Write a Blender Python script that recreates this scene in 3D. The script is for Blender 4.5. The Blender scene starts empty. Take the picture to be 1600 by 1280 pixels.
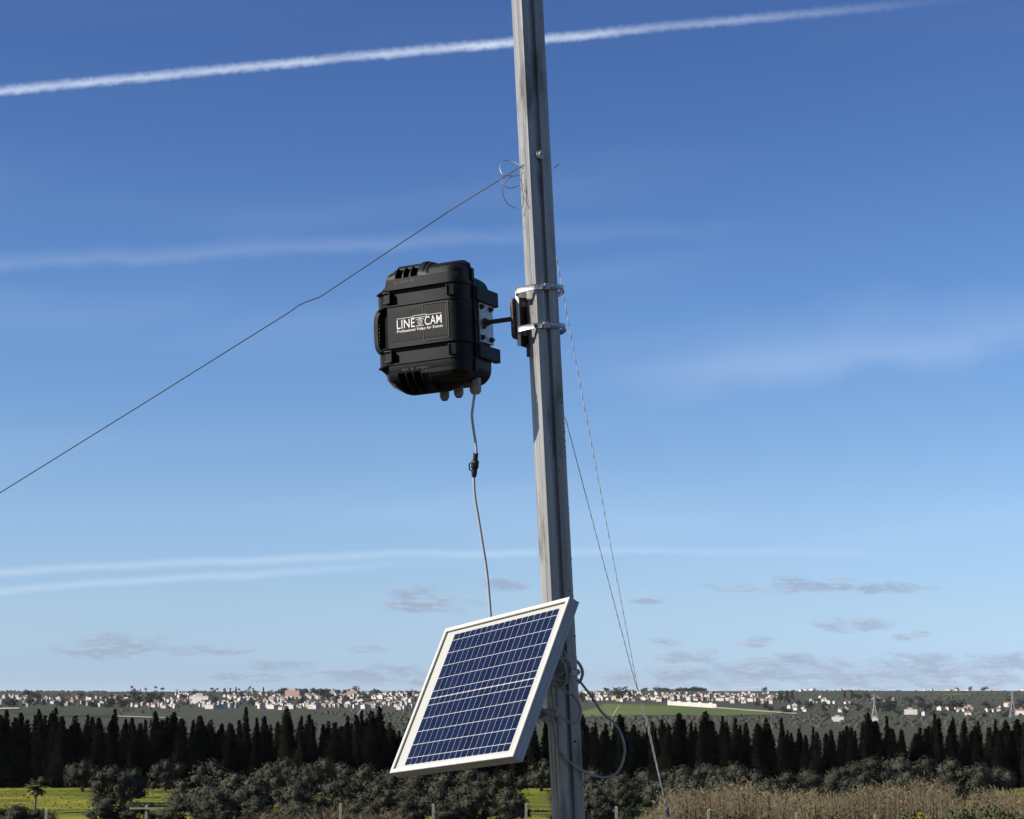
import bpy, bmesh, math, random
from mathutils import Vector, Matrix, noise
R = math.radians
rng = random.Random(7)
scene = bpy.context.scene
COL = scene.collection

# ------------------------------------------------------------------ camera
F = 2900.0                      # focal length in pixels of the 1600 px wide photograph
EYE = Vector((0, 0, 1.6))
PITCH = math.atan((1083 - 640) / F)
cd = bpy.data.cameras.new('camera'); cam = bpy.data.objects.new('camera', cd); COL.objects.link(cam)
cam.location = EYE; cam.rotation_euler = (R(90) + PITCH, 0, 0)
cd.sensor_width = 36; cd.lens = 36 * F / 1600; cd.clip_start = 0.05; cd.clip_end = 60000
scene.camera = cam
cd.dof.use_dof = False

def ray(px, py):
    u = (px - 800) / F; v = (640 - py) / F; c, s = math.cos(PITCH), math.sin(PITCH)
    return Vector((u, c - v * s, s + v * c))
def P(px, py, D):
    d = ray(px, py); return EYE + d * (D / d.y)

# ------------------------------------------------------------------ sun + exposure
SUN_AZ = R(18)       # towards the camera from due left
SUN_EL = R(33)
sdir = Vector((-math.cos(SUN_AZ) * math.cos(SUN_EL), -math.sin(SUN_AZ) * math.cos(SUN_EL), math.sin(SUN_EL)))
sl = bpy.data.lights.new('sun', 'SUN'); sl.energy = 5.0; sl.angle = R(0.53); sl.color = (1.0, 0.93, 0.82)
so = bpy.data.objects.new('sun', sl); COL.objects.link(so); so.location = (-20, -3, 20)
so.rotation_euler = sdir.to_track_quat('Z', 'Y').to_euler()
scene.view_settings.view_transform = 'Standard'; scene.view_settings.look = 'None'
scene.view_settings.exposure = 1.0; scene.view_settings.gamma = 1.0
scene.view_settings.use_curve_mapping = False
scene.cycles.max_bounces = 6; scene.cycles.transparent_max_bounces = 12
scene.render.film_transparent = False

# ------------------------------------------------------------------ world: sky, contrails, thin clouds
class NT:
    def __init__(s, tree): s.t = tree; s.n = tree.nodes; s.l = tree.links
    def new(s, kind, **kw):
        n = s.n.new(kind)
        for k, v in kw.items():
            if k == 'i':
                for kk, vv in v.items(): s.put(n.inputs[kk], vv)
            else: setattr(n, k, v)
        return n
    def put(s, sock, v):
        if hasattr(v, 'bl_idname') and not hasattr(v, 'links') and hasattr(v, 'outputs'): v = v.outputs[0]
        if isinstance(v, bpy.types.NodeSocket): s.l.new(v, sock)
        else: sock.default_value = v
    def m(s, op, a, b=0.0, c=0.0, clamp=False):
        n = s.n.new('ShaderNodeMath'); n.operation = op; n.use_clamp = clamp
        s.put(n.inputs[0], a); s.put(n.inputs[1], b); s.put(n.inputs[2], c); return n.outputs[0]
    def vm(s, op, a, b=(0, 0, 0), out=0):
        n = s.n.new('ShaderNodeVectorMath'); n.operation = op
        s.put(n.inputs[0], a); s.put(n.inputs[1], b); return n.outputs[out]
    def dot(s, a, b): return s.vm('DOT_PRODUCT', a, b, 'Value')
    def noise(s, vec, scale, detail=4, rough=.55, dist=0.0):
        n = s.n.new('ShaderNodeTexNoise'); s.put(n.inputs['Vector'], vec)
        n.inputs['Scale'].default_value = scale; n.inputs['Detail'].default_value = detail
        n.inputs['Roughness'].default_value = rough; n.inputs['Distortion'].default_value = dist
        return n.outputs['Fac']
    def ramp(s, fac, stops, interp='LINEAR'):
        n = s.n.new('ShaderNodeValToRGB'); n.color_ramp.interpolation = interp; e = n.color_ramp.elements
        while len(e) < len(stops): e.new(0.5)
        for el, (p, c) in zip(e, stops): el.position = p; el.color = c if len(c) == 4 else (*c, 1)
        s.put(n.inputs[0], fac); return n.outputs[0]
    def mix(s, fac, a, b, blend='MIX'):
        n = s.n.new('ShaderNodeMix'); n.data_type = 'RGBA'; n.blend_type = blend
        s.put(n.inputs[0], fac)
        for i, v in ((6, a), (7, b)):
            if isinstance(v, (tuple, list)): v = (*v, 1) if len(v) == 3 else v
            s.put(n.inputs[i], v)
        return n.outputs[2]
    def sstep(s, x, a, b):
        n = s.n.new('ShaderNodeMapRange'); n.interpolation_type = 'SMOOTHSTEP'
        s.put(n.inputs[0], x); s.put(n.inputs[1], a); s.put(n.inputs[2], b); return n.outputs[0]
    def comb(s, x, y, z):
        n = s.n.new('ShaderNodeCombineXYZ')
        for i, v in enumerate((x, y, z)): s.put(n.inputs[i], v)
        return n.outputs[0]

w = bpy.data.worlds.new('World'); scene.world = w; w.use_nodes = True
W = NT(w.node_tree); W.n.clear()
SKY_STRENGTH = 0.0505
sky = W.new('ShaderNodeTexSky', sky_type='NISHITA'); sky.sun_disc = False
sky.sun_elevation = SUN_EL
sky.sun_rotation = math.atan2(sdir.x, sdir.y)
sky.altitude = 100; sky.air_density = 1.0; sky.dust_density = 0.1; sky.ozone_density = 3.0
geo = W.new('ShaderNodeTexCoord'); D3 = W.vm('NORMALIZE', geo.outputs['Generated'])
sx = W.new('ShaderNodeSeparateXYZ', i={0: D3})
az = W.m('ARCTAN2', sx.outputs[0], sx.outputs[1]); el = W.m('ARCSINE', sx.outputs[2])
# clear winter air: a little bluer than the standard atmosphere at every azimuth
tint = W.ramp(W.m('DIVIDE', el, 0.5), [(0.0155, (0.312, 0.440, 0.835)), (0.0902, (0.382, 0.461, 0.705)), (0.1929, (0.430, 0.490, 0.672)), (0.2618, (0.3989, 0.4714, 0.6422)), (0.3997, (0.3438, 0.4495, 0.6436)), (0.6043, (0.2712, 0.3613, 0.5682)), (0.7244, (0.2518, 0.3318, 0.544))])
skycol = W.mix(1.0, sky.outputs[0], W.mix(1.0, tint, (2.02, 2.02, 1.91), 'MULTIPLY'), 'MULTIPLY')

def azel(px, py):
    d = ray(px, py).normalized(); return math.atan2(d.x, d.y), math.asin(d.z)
def streak(p0, p1, width, soft_dn, soft_up, amount, fade0, fade1, wob, detail_scale, curve=0.0):
    """trail in the sky along the great circle through two directions; returns a density socket"""
    a = ray(*p0).normalized(); b = ray(*p1).normalized(); n = b.cross(a).normalized()   # up side positive
    if n.z < 0: n = -n
    t = (b - a).normalized()
    s = W.dot(D3, tuple(n)); al = W.dot(D3, tuple(t))
    if detail_scale > 100:
        n1 = W.m('SUBTRACT', W.noise(D3, detail_scale, 3, .62), 0.5); s = W.m('ADD', s, W.m('MULTIPLY', n1, wob))
        s = W.m('ADD', s, W.m('MULTIPLY', SOFT, wob * .8))
    else: s = W.m('ADD', s, W.m('MULTIPLY', SOFT, wob * 1.6))
    if curve: s = W.m('ADD', s, W.m('MULTIPLY', W.m('MULTIPLY', al, al), curve))
    lo = W.sstep(s, -width - soft_dn, -width + soft_dn * .3); hi = W.sstep(s, width + soft_up, width - soft_up * .3)
    den = W.m('MULTIPLY', lo, hi)
    fa = W.sstep(al, fade0[0], fade0[1]); fb = W.sstep(al, fade1[1], fade1[0])
    den = W.m('MULTIPLY', W.m('MULTIPLY', den, fa), fb)
    fwd = W.sstep(W.dot(D3, tuple(((a + b) / 2).normalized())), 0.0, 0.3)
    return W.m('MULTIPLY', W.m('MULTIPLY', W.m('MULTIPLY', den, fwd), amount), W.m('ADD', .9, W.m('MULTIPLY', SOFT, 1.6 if detail_scale > 100 else .5)))
def along(p, p0, p1):
    a = ray(*p0).normalized(); b = ray(*p1).normalized(); return ray(*p).normalized().dot((b - a).normalized())
px2 = 1 / F
SOFT = W.m('SUBTRACT', W.noise(D3, 24, 3, .55), 0.5)
den = None
def addden(d):
    global den
    den = d if den is None else W.m('ADD', den, d)
c0, c1 = (0, 143), (1480, 1)
lo0 = along((-900, 200), c0, c1); lo1 = along((-500, 200), c0, c1)
addden(streak(c0, c1, 1.8 * px2, 8 * px2, 10 * px2, 0.60, (lo0, lo1), (along((700, 70), c0, c1), along((1620, -10), c0, c1)), 8 * px2, 300))
s0, s1 = (0, 408), (1250, 350)
addden(streak(s0, s1, 3 * px2, 16 * px2, 22 * px2, 0.10, (-2, -1.5), (along((500, 370), s0, s1), along((1350, 350), s0, s1)), 22 * px2, 26, 0.04))
s0, s1 = (880, 600), (1600, 520)
addden(streak(s0, s1, 12 * px2, 45 * px2, 95 * px2, 0.13, (along((700, 625), s0, s1), along((1450, 537), s0, s1)), (2, 3), 55 * px2, 12))
s0, s1 = (0, 892), (640, 864)
addden(streak(s0, s1, 2 * px2, 9 * px2, 9 * px2, 0.22, (-2, -1.5), (along((600, 866), s0, s1), along((1700, 840), s0, s1)), 9 * px2, 30, 0.09))
s0, s1 = (0, 922), (640, 880)
addden(streak(s0, s1, 2 * px2, 9 * px2, 8 * px2, 0.22, (-2, -1.5), (along((250, 905), s0, s1), along((850, 872), s0, s1)), 9 * px2, 30, 0.05))
# broad soft cirrus veil
ve = W.comb(W.m('MULTIPLY', az, 3.0), W.m('MULTIPLY', W.m('ADD', el, W.m('MULTIPLY', az, -0.1)), 22.0), 0.0)
veil = W.sstep(W.noise(ve, .8, 2, .5), .46, .80)
addden(W.m('MULTIPLY', W.m('MULTIPLY', veil, 0.13), W.sstep(el, R(24), R(6))))
skycol = W.mix(W.m('MINIMUM', den, 0.9), skycol, (8.6, 9.6, 11.2))
# low cumulus: soft flattened puffs near the horizon, ragged by noise
blobs = [(665, 940, 80, 19), (785, 915, 42, 9), (1150, 917, 42, 9), (1225, 915, 40, 11), (1300, 918, 46, 7), (1395, 920, 56, 9), (1320, 905, 26, 4),
         (1015, 940, 30, 4), (1335, 975, 52, 13), (1180, 1003, 34, 8), (1435, 990, 16, 5), (1410, 995, 16, 5), (1040, 1003, 26, 8),
         (190, 1012, 95, 20), (310, 1016, 80, 9), (570, 1013, 30, 6), (430, 1040, 60, 9), (600, 1055, 110, 14),
         (1075, 1028, 52, 11), (1250, 1038, 130, 14), (1480, 1040, 190, 15), (1120, 1058, 190, 20), (1420, 1064, 260, 16), (700, 1062, 90, 12), (380, 1058, 70, 7),
         ]
cn = W.comb(W.m('MULTIPLY', az, 62.0), W.m('MULTIPLY', el, 230.0), 3.3)
nz = W.noise(cn, 1.0, 5, .62)
vae = W.comb(az, el, 0.0); dmin = None
for (bx, by, bw, bh) in blobs:
    a0, e0 = azel(bx, by); kx, ky = 1 / (bw * px2 * 1.25), 1 / (bh * px2 * 1.35)
    n = W.n.new('ShaderNodeVectorMath'); n.operation = 'MULTIPLY_ADD'; W.put(n.inputs[0], vae); n.inputs[1].default_value = (kx, ky, 0); n.inputs[2].default_value = (-a0 * kx, -e0 * ky, 0)
    v = W.dot(n.outputs[0], n.outputs[0])
    dmin = v if dmin is None else W.m('MINIMUM', dmin, v)
ae = W.m('SUBTRACT', 1.0, dmin)
# the same kind of low cloud goes on all round the horizon outside the picture
gen = W.m('MULTIPLY', W.sstep(W.m('ABSOLUTE', az), 0.31, 0.5), W.sstep(el, R(7), R(1)))
gen = W.m('SUBTRACT', W.m('MULTIPLY', gen, W.m('MULTIPLY', W.noise(W.comb(W.m('MULTIPLY', az, 9.0), W.m('MULTIPLY', el, 45.0), 1.0), 1.0, 1), 1.6)), .35)
gen = W.m('SUBTRACT', gen, W.m('MULTIPLY', W.sstep(W.m('ABSOLUTE', az), 0.5, 0.31), 4.0))
gen = W.m('SUBTRACT', gen, W.m('MULTIPLY', W.sstep(el, R(4), R(9)), 4.0))
ae = W.m('MAXIMUM', ae, gen)
ae = W.m('MAXIMUM', ae, -3.0)
cd_ = W.m('ADD', ae, W.m('MULTIPLY', W.m('SUBTRACT', nz, 0.52), 4.4))
cfac = W.m('MULTIPLY', W.sstep(cd_, 0.0, 1.1), 0.55)
lit = W.sstep(W.m('SUBTRACT', nz, W.noise(W.vm('ADD', cn, (-.12, .42, 0)), 1.0, 3, .6)), -.02, .16)
ccol = W.mix(lit, (3.0, 3.5, 4.75), (4.9, 5.4, 6.5))
skycol = W.mix(cfac, skycol, ccol)
bg = W.new('ShaderNodeBackground', i={'Color': skycol, 'Strength': SKY_STRENGTH})
wo = W.new('ShaderNodeOutputWorld', i={'Surface': bg.outputs[0]})
HAZE = 1.5e-5
w.cycles.sampling_method = 'MANUAL'; w.cycles.sample_map_resolution = 256

# ------------------------------------------------------------------ materials
def mat(name, col, rough=.6, metal=0.0, spec=.5, coat=0.0, extra=None):
    m = bpy.data.materials.new(name); m.use_nodes = True; T = NT(m.node_tree)
    b = T.n['Principled BSDF']; b.inputs['Base Color'].default_value = (*col, 1); b.inputs['Roughness'].default_value = rough
    b.inputs['Metallic'].default_value = metal; b.inputs['Specular IOR Level'].default_value = spec; b.inputs['Coat Weight'].default_value = coat
    if extra: extra(T, b)
    return m
def objco(T): return T.new('ShaderNodeTexCoord').outputs['Object']
def scaled(T, v, s): return T.vm('MULTIPLY', v, s)
def bump(T, b, h, st, dist=.01):
    n = T.new('ShaderNodeBump', i={'Strength': st, 'Distance': dist, 'Height': h}); T.l.new(n.outputs[0], b.inputs['Normal'])
def x_mottle(c1, c2, scale, detail=5, stretch=(1, 1, 1), bst=0.0, bd=.01, lo=.35, hi=.65):
    def fx(T, b):
        v = scaled(T, objco(T), stretch); n = T.noise(v, scale, detail, .6)
        T.put(b.inputs['Base Color'], T.ramp(n, [(lo, c1), (hi, c2)]))
        if bst: bump(T, b, n, bst, bd)
    return fx

ANI = 0.25
def x_pole(T, b):
    o = objco(T)
    n1 = T.noise(scaled(T, o, (90, 90, 2.2)), 1.0, 5, .65)
    n2 = T.noise(scaled(T, o, (14, 14, 5)), 1.0, 4, .6)
    n3 = T.noise(scaled(T, o, (1, 1, 1)), 95, 3, .6)
    c = T.ramp(n1, [(.28, (.19, .185, .175)), (.5, (.295, .29, .276)), (.72, (.40, .395, .38))])
    c = T.mix(T.sstep(n2, .50, .70), c, (.14, .128, .112))
    c = T.mix(T.m('MULTIPLY', T.sstep(n3, .66, .76), .8), c, (.10, .075, .055))
    T.put(b.inputs['Base Color'], c)
    T.put(b.inputs['Roughness'], T.m('ADD', .30, T.m('MULTIPLY', n2, .22)))
    bump(T, b, T.m('ADD', n1, T.m('MULTIPLY', n3, .7)), .15, .002)
    tg = T.new('ShaderNodeTangent', direction_type='RADIAL', axis='Z'); T.l.new(tg.outputs[0], b.inputs['Tangent'])
    b.inputs['Anisotropic'].default_value = .3; b.inputs['Anisotropic Rotation'].default_value = ANI
M_pole = mat('weathered_galvanised_pole', (.5, .5, .5), .5, .38, .5, extra=x_pole)
M_galv = mat('galvanised_steel', (.6, .6, .6), .48, .8, extra=x_mottle((.30, .30, .295), (.5, .5, .485), 160, 4))
M_rust = mat('rusty_dark_steel', (.06, .045, .04), .65, .3, extra=x_mottle((.03, .024, .022), (.10, .055, .04), 120, 5, bst=.2, bd=.002))
M_wire = mat('galvanised_wire', (.80, .82, .86), .35, .4)
M_curl = mat('thin_curled_wire', (.16, .17, .19), .5, .4)
M_wired = mat('dull_dark_wire', (.035, .04, .05), .7, .2)
def x_plastic(T, b):
    o = objco(T)
    n1 = T.noise(o, 45, 5, .6); n2 = T.noise(o, 900, 2, .5); n3 = T.noise(scaled(T, o, (60, 60, 12)), 1.0, 4, .7)
    c = T.ramp(n1, [(.3, (.0028, .0032, .0040)), (.7, (.0052, .0056, .0063))])
    c = T.mix(T.m('MULTIPLY', T.sstep(n3, .60, .78), .35), c, (.04, .039, .036))
    T.put(b.inputs['Base Color'], c)
    T.put(b.inputs['Roughness'], T.m('ADD', .40, T.m('MULTIPLY', n1, .25)))
    bump(T, b, n2, .12, .0008)
M_plastic = mat('black_case_plastic', (.02, .02, .022), .5, 0, .18, extra=x_plastic)
M_rubber = mat('black_rubber', (.012, .012, .013), .6)
M_sticker = mat('dark_grey_sticker', (.02, .02, .02), .5, 0, .15, extra=x_mottle((.0055, .0062, .007), (.0095, .0102, .011), 60))
M_print = mat('white_print', (.5, .5, .49), .5)
M_scuff = mat('grey_moulded_marks', (.05, .052, .055), .6)
M_gland = mat('grey_gland_plastic', (.22, .215, .20), .5)
M_green = mat('green_nut', (.05, .09, .05), .5, .6)
M_cablew = mat('pale_cable', (.38, .39, .41), .45)
M_cableb = mat('beige_cable', (.22, .2, .17), .5, extra=x_mottle((.25, .23, .195), (.35, .325, .285), 40))
M_frame = mat('anodised_white_frame', (.6, .6, .57), .45, 0, .3, extra=x_mottle((.34, .33, .31), (.39, .38, .36), 30))
M_back = mat('white_backsheet', (.30, .295, .28), .55)
def x_cell(T, b):
    o = objco(T); oi = T.new('ShaderNodeObjectInfo')
    vor = T.new('ShaderNodeTexVoronoi', i={'Vector': T.vm('ADD', o, T.comb(T.m('MULTIPLY', oi.outputs['Random'], 9.0), 0.0, 0.0)), 'Scale': 160.0})
    f = T.m('MULTIPLY', T.m('ADD', T.dot(vor.outputs['Color'], (.33, .33, .33)), oi.outputs['Random']), .5)
    T.put(b.inputs['Base Color'], T.ramp(f, [(.2, (.0026, .0062, .026)), (.8, (.0052, .0110, .040))]))
    n = T.noise(o, 260, 2, .5); bump(T, b, n, .05, .0005)
M_cell = mat('blue_silicon_cell', (.015, .03, .1), .45, 0, .06, extra=x_cell)
M_bus = mat('tinned_ribbon', (.30, .31, .34), .45, .1)
def mk_glass():
    m = bpy.data.materials.new('clear_panel_glass'); m.use_nodes = True; T = NT(m.node_tree); T.n.clear()
    fr = T.new('ShaderNodeFresnel', i={'IOR': 1.05}); tr = T.new('ShaderNodeBsdfTransparent'); tr.inputs[0].default_value = (.95, .965, .96, 1)
    gl = T.new('ShaderNodeBsdfGlossy'); gl.inputs['Roughness'].default_value = .06
    mx = T.new('ShaderNodeMixShader'); T.l.new(fr.outputs[0], mx.inputs[0]); T.l.new(tr.outputs[0], mx.inputs[1]); T.l.new(gl.outputs[0], mx.inputs[2])
    T.l.new(mx.outputs[0], T.new('ShaderNodeOutputMaterial').inputs[0]); return m
M_glass = mk_glass()

def x_ground(T, b):
    pos = T.new('ShaderNodeNewGeometry').outputs['Position']
    s = T.new('ShaderNodeSeparateXYZ', i={0: pos}); flat = T.comb(s.outputs[0], s.outputs[1], 0.0)
    r = T.vm('LENGTH', flat, out='Value')
    n1 = T.noise(scaled(T, flat, (.55, 1.6, 1)), .09, 6, .68); n2 = T.noise(flat, .9, 4, .6); n3 = T.noise(scaled(T, flat, (.0022, .008, 1)), 1.0, 5, .6); n4 = T.noise(flat, .03, 6, .7)
    dry = T.ramp(n2, [(.3, (.035, .030, .014)), (.7, (.07, .055, .026))])
    grass = T.ramp(n1, [(.34, (.024, .034, .008)), (.44, (.062, .074, .010)), (.53, (.115, .120, .013)), (.64, (.195, .182, .018))])
    grass = T.mix(T.m('MULTIPLY', T.sstep(n2, .42, .68), .55), grass, (.035, .048, .008))
    far = T.ramp(n3, [(.3, (.027, .032, .020)), (.45, (.040, .039, .028)), (.55, (.032, .040, .021)), (.7, (.058, .053, .038))])
    far = T.mix(T.m('MULTIPLY', T.sstep(n4, .5, .66), .6), far, (.017, .021, .014))
    c = T.mix(T.sstep(r, 110, 165), dry, grass); c = T.mix(T.sstep(r, 250, 300), c, far)
    T.put(b.inputs['Base Color'], c)
    bump(T, b, n2, .5, .3)
M_ground = mat('grass_and_scrub_ground', (.1, .12, .03), .95, 0, .1, extra=x_ground)

def leafmat(name, c1, c2, c3, scale, spec=.12):
    def fx(T, b):
        pos = T.new('ShaderNodeNewGeometry').outputs['Position']; oi = T.new('ShaderNodeObjectInfo')
        n = T.noise(pos, scale, 4, .6); v = T.m('ADD', T.m('MULTIPLY', n, .7), T.m('MULTIPLY', oi.outputs['Random'], .3))
        T.put(b.inputs['Base Color'], T.ramp(v, [(.3, c1), (.5, c2), (.7, c3)]))
        b.inputs['Subsurface Weight'].default_value = 0
    return mat(name, c2, .8, 0, spec, extra=fx)
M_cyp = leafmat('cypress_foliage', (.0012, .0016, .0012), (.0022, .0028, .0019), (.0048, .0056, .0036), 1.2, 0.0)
M_olive = leafmat('olive_foliage', (.020, .0215, .0148), (.030, .032, .022), (.043, .044, .0305), 1.0)
M_farleaf = leafmat('distant_tree_foliage', (.012, .016, .012), (.020, .025, .018), (.033, .036, .025), .1)
M_scrub = leafmat('distant_scrub_foliage', (.022, .026, .019), (.033, .036, .027), (.052, .050, .038), .02)
M_reed = leafmat('dry_reed', (.048, .039, .023), (.092, .076, .045), (.145, .122, .075), .25)
M_bush = leafmat('dark_green_bush', (.018, .030, .012), (.035, .055, .018), (.06, .08, .025), .9)
M_ybush = leafmat('yellow_green_bush', (.10, .12, .015), (.20, .20, .02), (.34, .31, .03), .9)
M_palm = leafmat('palm_frond', (.07, .08, .025), (.13, .135, .045), (.20, .20, .07), .9)
M_bark = mat('tree_bark', (.07, .055, .042), .9, extra=x_mottle((.045, .036, .028), (.10, .08, .06), 3))
M_conc = mat('pale_concrete_post', (.2, .19, .15), .85, extra=x_mottle((.13, .12, .09), (.22, .20, .16), 5))
M_field = mat('bright_green_crop', (.10, .14, .03), .95, 0, .1, extra=x_mottle((.055, .074, .018), (.090, .112, .026), .008, 6))
M_field2 = mat('dull_green_crop', (.05, .07, .02), .95, 0, .1, extra=x_mottle((.020, .027, .013), (.034, .042, .017), .008, 6))
M_track = mat('pale_dirt_track', (.3, .26, .2), .95, extra=x_mottle((.2, .175, .135), (.32, .28, .22), .02, 4))
M_pylon = mat('pale_pylon_steel', (.2, .21, .22), .6, .2)
def housemat(name, c): return mat(name, c, .85, 0, .2, extra=x_mottle(tuple(v * .8 for v in c), c, .35, 4))
M_h = [housemat('white_render', (.42, .40, .375)), housemat('cream_render', (.33, .285, .235)), housemat('pink_render', (.28, .19, .155)), housemat('grey_render', (.19, .18, .17))]
M_roof = [housemat('terracotta_roof', (.16, .08, .055)), housemat('pale_flat_roof', (.30, .28, .25)), housemat('brown_roof', (.095, .065, .05))]
M_dark = mat('dark_opening', (.03, .032, .035), .4)

# ------------------------------------------------------------------ mesh helpers
class MB:
    def __init__(s): s.v = []; s.f = []; s.mi = []; s.fn = {}
    def add(s, vs, fs, mi=0):
        o = len(s.v); s.v += [tuple(v) for v in vs]; s.f += [tuple(i + o for i in f) for f in fs]; s.mi += [mi] * len(fs)
    def box(s, a, b, mi=0):
        (x0, y0, z0), (x1, y1, z1) = a, b
        s.add([(x0, y0, z0), (x1, y0, z0), (x1, y1, z0), (x0, y1, z0), (x0, y0, z1), (x1, y0, z1), (x1, y1, z1), (x0, y1, z1)],
              [(3, 2, 1, 0), (4, 5, 6, 7), (0, 1, 5, 4), (1, 2, 6, 5), (2, 3, 7, 6), (3, 0, 4, 7)], mi)
    def loft(s, rings, cap=True, closed=True, mi=0):
        n = len(rings[0]); vs = [p for r in rings for p in r]; fs = []
        for k in range(len(rings) - 1):
            for i in range(n if closed else n - 1):
                j = (i + 1) % n; fs.append((k * n + i, k * n + j, (k + 1) * n + j, (k + 1) * n + i))
        if cap: fs.append(tuple(reversed(range(n)))); fs.append(tuple((len(rings) - 1) * n + i for i in range(n)))
        s.add(vs, fs, mi)
    def tube(s, path, r, n=8, cap=True, mi=0, twist=0.0):
        path = [Vector(p) for p in path]; rr = r if isinstance(r, (list, tuple)) else [r] * len(path)
        t0 = (path[1] - path[0]).normalized(); up = Vector((0, 0, 1)) if abs(t0.z) < .9 else Vector((1, 0, 0))
        a = t0.cross(up).normalized(); rings = []
        for i, p in enumerate(path):
            t = (path[min(i + 1, len(path) - 1)] - path[max(i - 1, 0)]).normalized()
            a = (a - t * a.dot(t)).normalized(); b = t.cross(a); tw = twist * i
            rings.append([p + (a * math.cos(2 * math.pi * k / n + tw) + b * math.sin(2 * math.pi * k / n + tw)) * rr[i] for k in range(n)])
        s.loft(rings, cap, mi=mi)
    def cyl(s, a, b, r, n=12, mi=0, r2=None): s.tube([a, b], [r, r if r2 is None else r2], n, mi=mi)
    def prism(s, poly, d, mi=0):                       # poly: 3D points (planar), extruded by vector d
        d = Vector(d); n = len(poly); a = [Vector(p) for p in poly]; s.loft([a, [p + d for p in a]], mi=mi)
    def mesh(s, name, mats, smooth=False):
        me = bpy.data.meshes.new(name); me.from_pydata(s.v, [], s.f)
        for m in (mats if isinstance(mats, (list, tuple)) else [mats]): me.materials.append(m)
        if any(s.mi): me.polygons.foreach_set('material_index', s.mi)
        if smooth: me.polygons.foreach_set('use_smooth', [True] * len(me.polygons))
        me.update()
        if s.fn:
            cn = []
            for i, p in enumerate(me.polygons):
                q = s.fn.get(i); q = tuple(q) if q is not None else tuple(p.normal); cn += [q] * p.loop_total
            me.normals_split_custom_set(cn)
        return me
    def build(s, name, mats, parent=None, smooth=False, fix=True, bev=0.0):
        me = s.mesh(name, mats, smooth)
        if fix:
            bm = bmesh.new(); bm.from_mesh(me); bmesh.ops.recalc_face_normals(bm, faces=bm.faces); bm.to_mesh(me); bm.free()
        o = link(name, me, parent)
        if smooth: me.set_sharp_from_angle(angle=R(38))
        if bev:
            md = o.modifiers.new('bevel', 'BEVEL'); md.width = bev; md.segments = 2; md.limit_method = 'ANGLE'; md.angle_limit = R(35)
        return o
def link(name, data, parent=None, loc=None):
    o = bpy.data.objects.new(name, data); COL.objects.link(o)
    if parent: o.parent = parent
    if loc is not None: o.location = loc
    return o
def tag(o, label=None, cat=None, group=None, kind=None):
    if label: o['label'] = label
    if cat: o['category'] = cat
    if group: o['group'] = group
    if kind: o['kind'] = kind
    return o
def thing(name, label, cat, loc=(0, 0, 0), group=None, mw=None):
    o = bpy.data.objects.new(name, None); COL.objects.link(o); o.empty_display_size = .1
    if mw is not None: o.matrix_world = mw
    else: o.location = loc
    return tag(o, label, cat, group)
def copy_tree(o):
    c = o.copy(); COL.objects.link(c)
    for ch in o.children:
        d = ch.copy(); COL.objects.link(d); d.parent = c
    return c
def smooth_path(pts, sub=6, closed=False):
    pts = [Vector(p) for p in pts]; n = len(pts); out = []
    for i in range(n if closed else n - 1):
        if closed: p0, p1, p2, p3 = pts[i - 1], pts[i], pts[(i + 1) % n], pts[(i + 2) % n]
        else: p0, p1, p2, p3 = pts[max(i - 1, 0)], pts[i], pts[i + 1], pts[min(i + 2, n - 1)]
        for k in range(sub):
            t = k / sub
            out.append(.5 * ((2 * p1) + (p2 - p0) * t + (2 * p0 - 5 * p1 + 4 * p2 - p3) * t * t + (3 * p1 - p0 - 3 * p2 + p3) * t ** 3))
    if not closed: out.append(pts[-1])
    return out

# ------------------------------------------------------------------ terrain
PROF = [(0, 0), (12, 0), (25, -1.3), (60, -4.2), (100, -7.6), (140, -9.7), (175, -10.4), (270, -10.4), (420, -15), (800, -27), (1100, -26.5),
        (1400, -21.5), (1700, -18.0), (2000, -14.5), (2600, -6.5), (3200, 1.5), (3600, 5.0), (4200, 5.0), (5200, -10), (8000, -60), (30000, -90)]
def gh(r):
    for (a, ha), (b, hb) in zip(PROF, PROF[1:]):
        if r <= b:
            t = (r - a) / (b - a); i = PROF.index((a, ha))
            return ha + (hb - ha) * t
    return PROF[-1][1]
def ground(x, y):
    r = math.hypot(x, y); h = gh(r)
    if r > 300:
        k = min(1, (r - 300) / 900); h += k * (noise.noise(Vector((x * .0011, y * .0006, 2.0))) * 3.0 + noise.noise(Vector((x * .004, y * .002, 5.0))) * 1.0)
    elif r > 14: h += noise.noise(Vector((x * .05, y * .05, 0))) * .25 * min(1, (r - 14) / 60)
    return h
tm = MB(); NA = 288
radii = [0.0]
rr_ = 3.0
while rr_ < 30000: radii.append(rr_); rr_ *= 1.045 if rr_ < 5000 else 1.2
radii.append(30000)
tm.v.append((0, 0, 0))
for r in radii[1:]:
    for k in range(NA):
        a = 2 * math.pi * k / NA; x, y = r * math.sin(a), r * math.cos(a); tm.v.append((x, y, ground(x, y)))
for k in range(NA): tm.f.append((0, 1 + (k + 1) % NA, 1 + k))
for i in range(len(radii) - 2):
    for k in range(NA):
        a = 1 + i * NA; b = a + NA; j = (k + 1) % NA; tm.f.append((a + k, a + j, b + j, b + k))
tm.mi = [0] * len(tm.f)
tag(tm.build('ground', M_ground, smooth=True, fix=False), kind='structure')
import bisect
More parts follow.
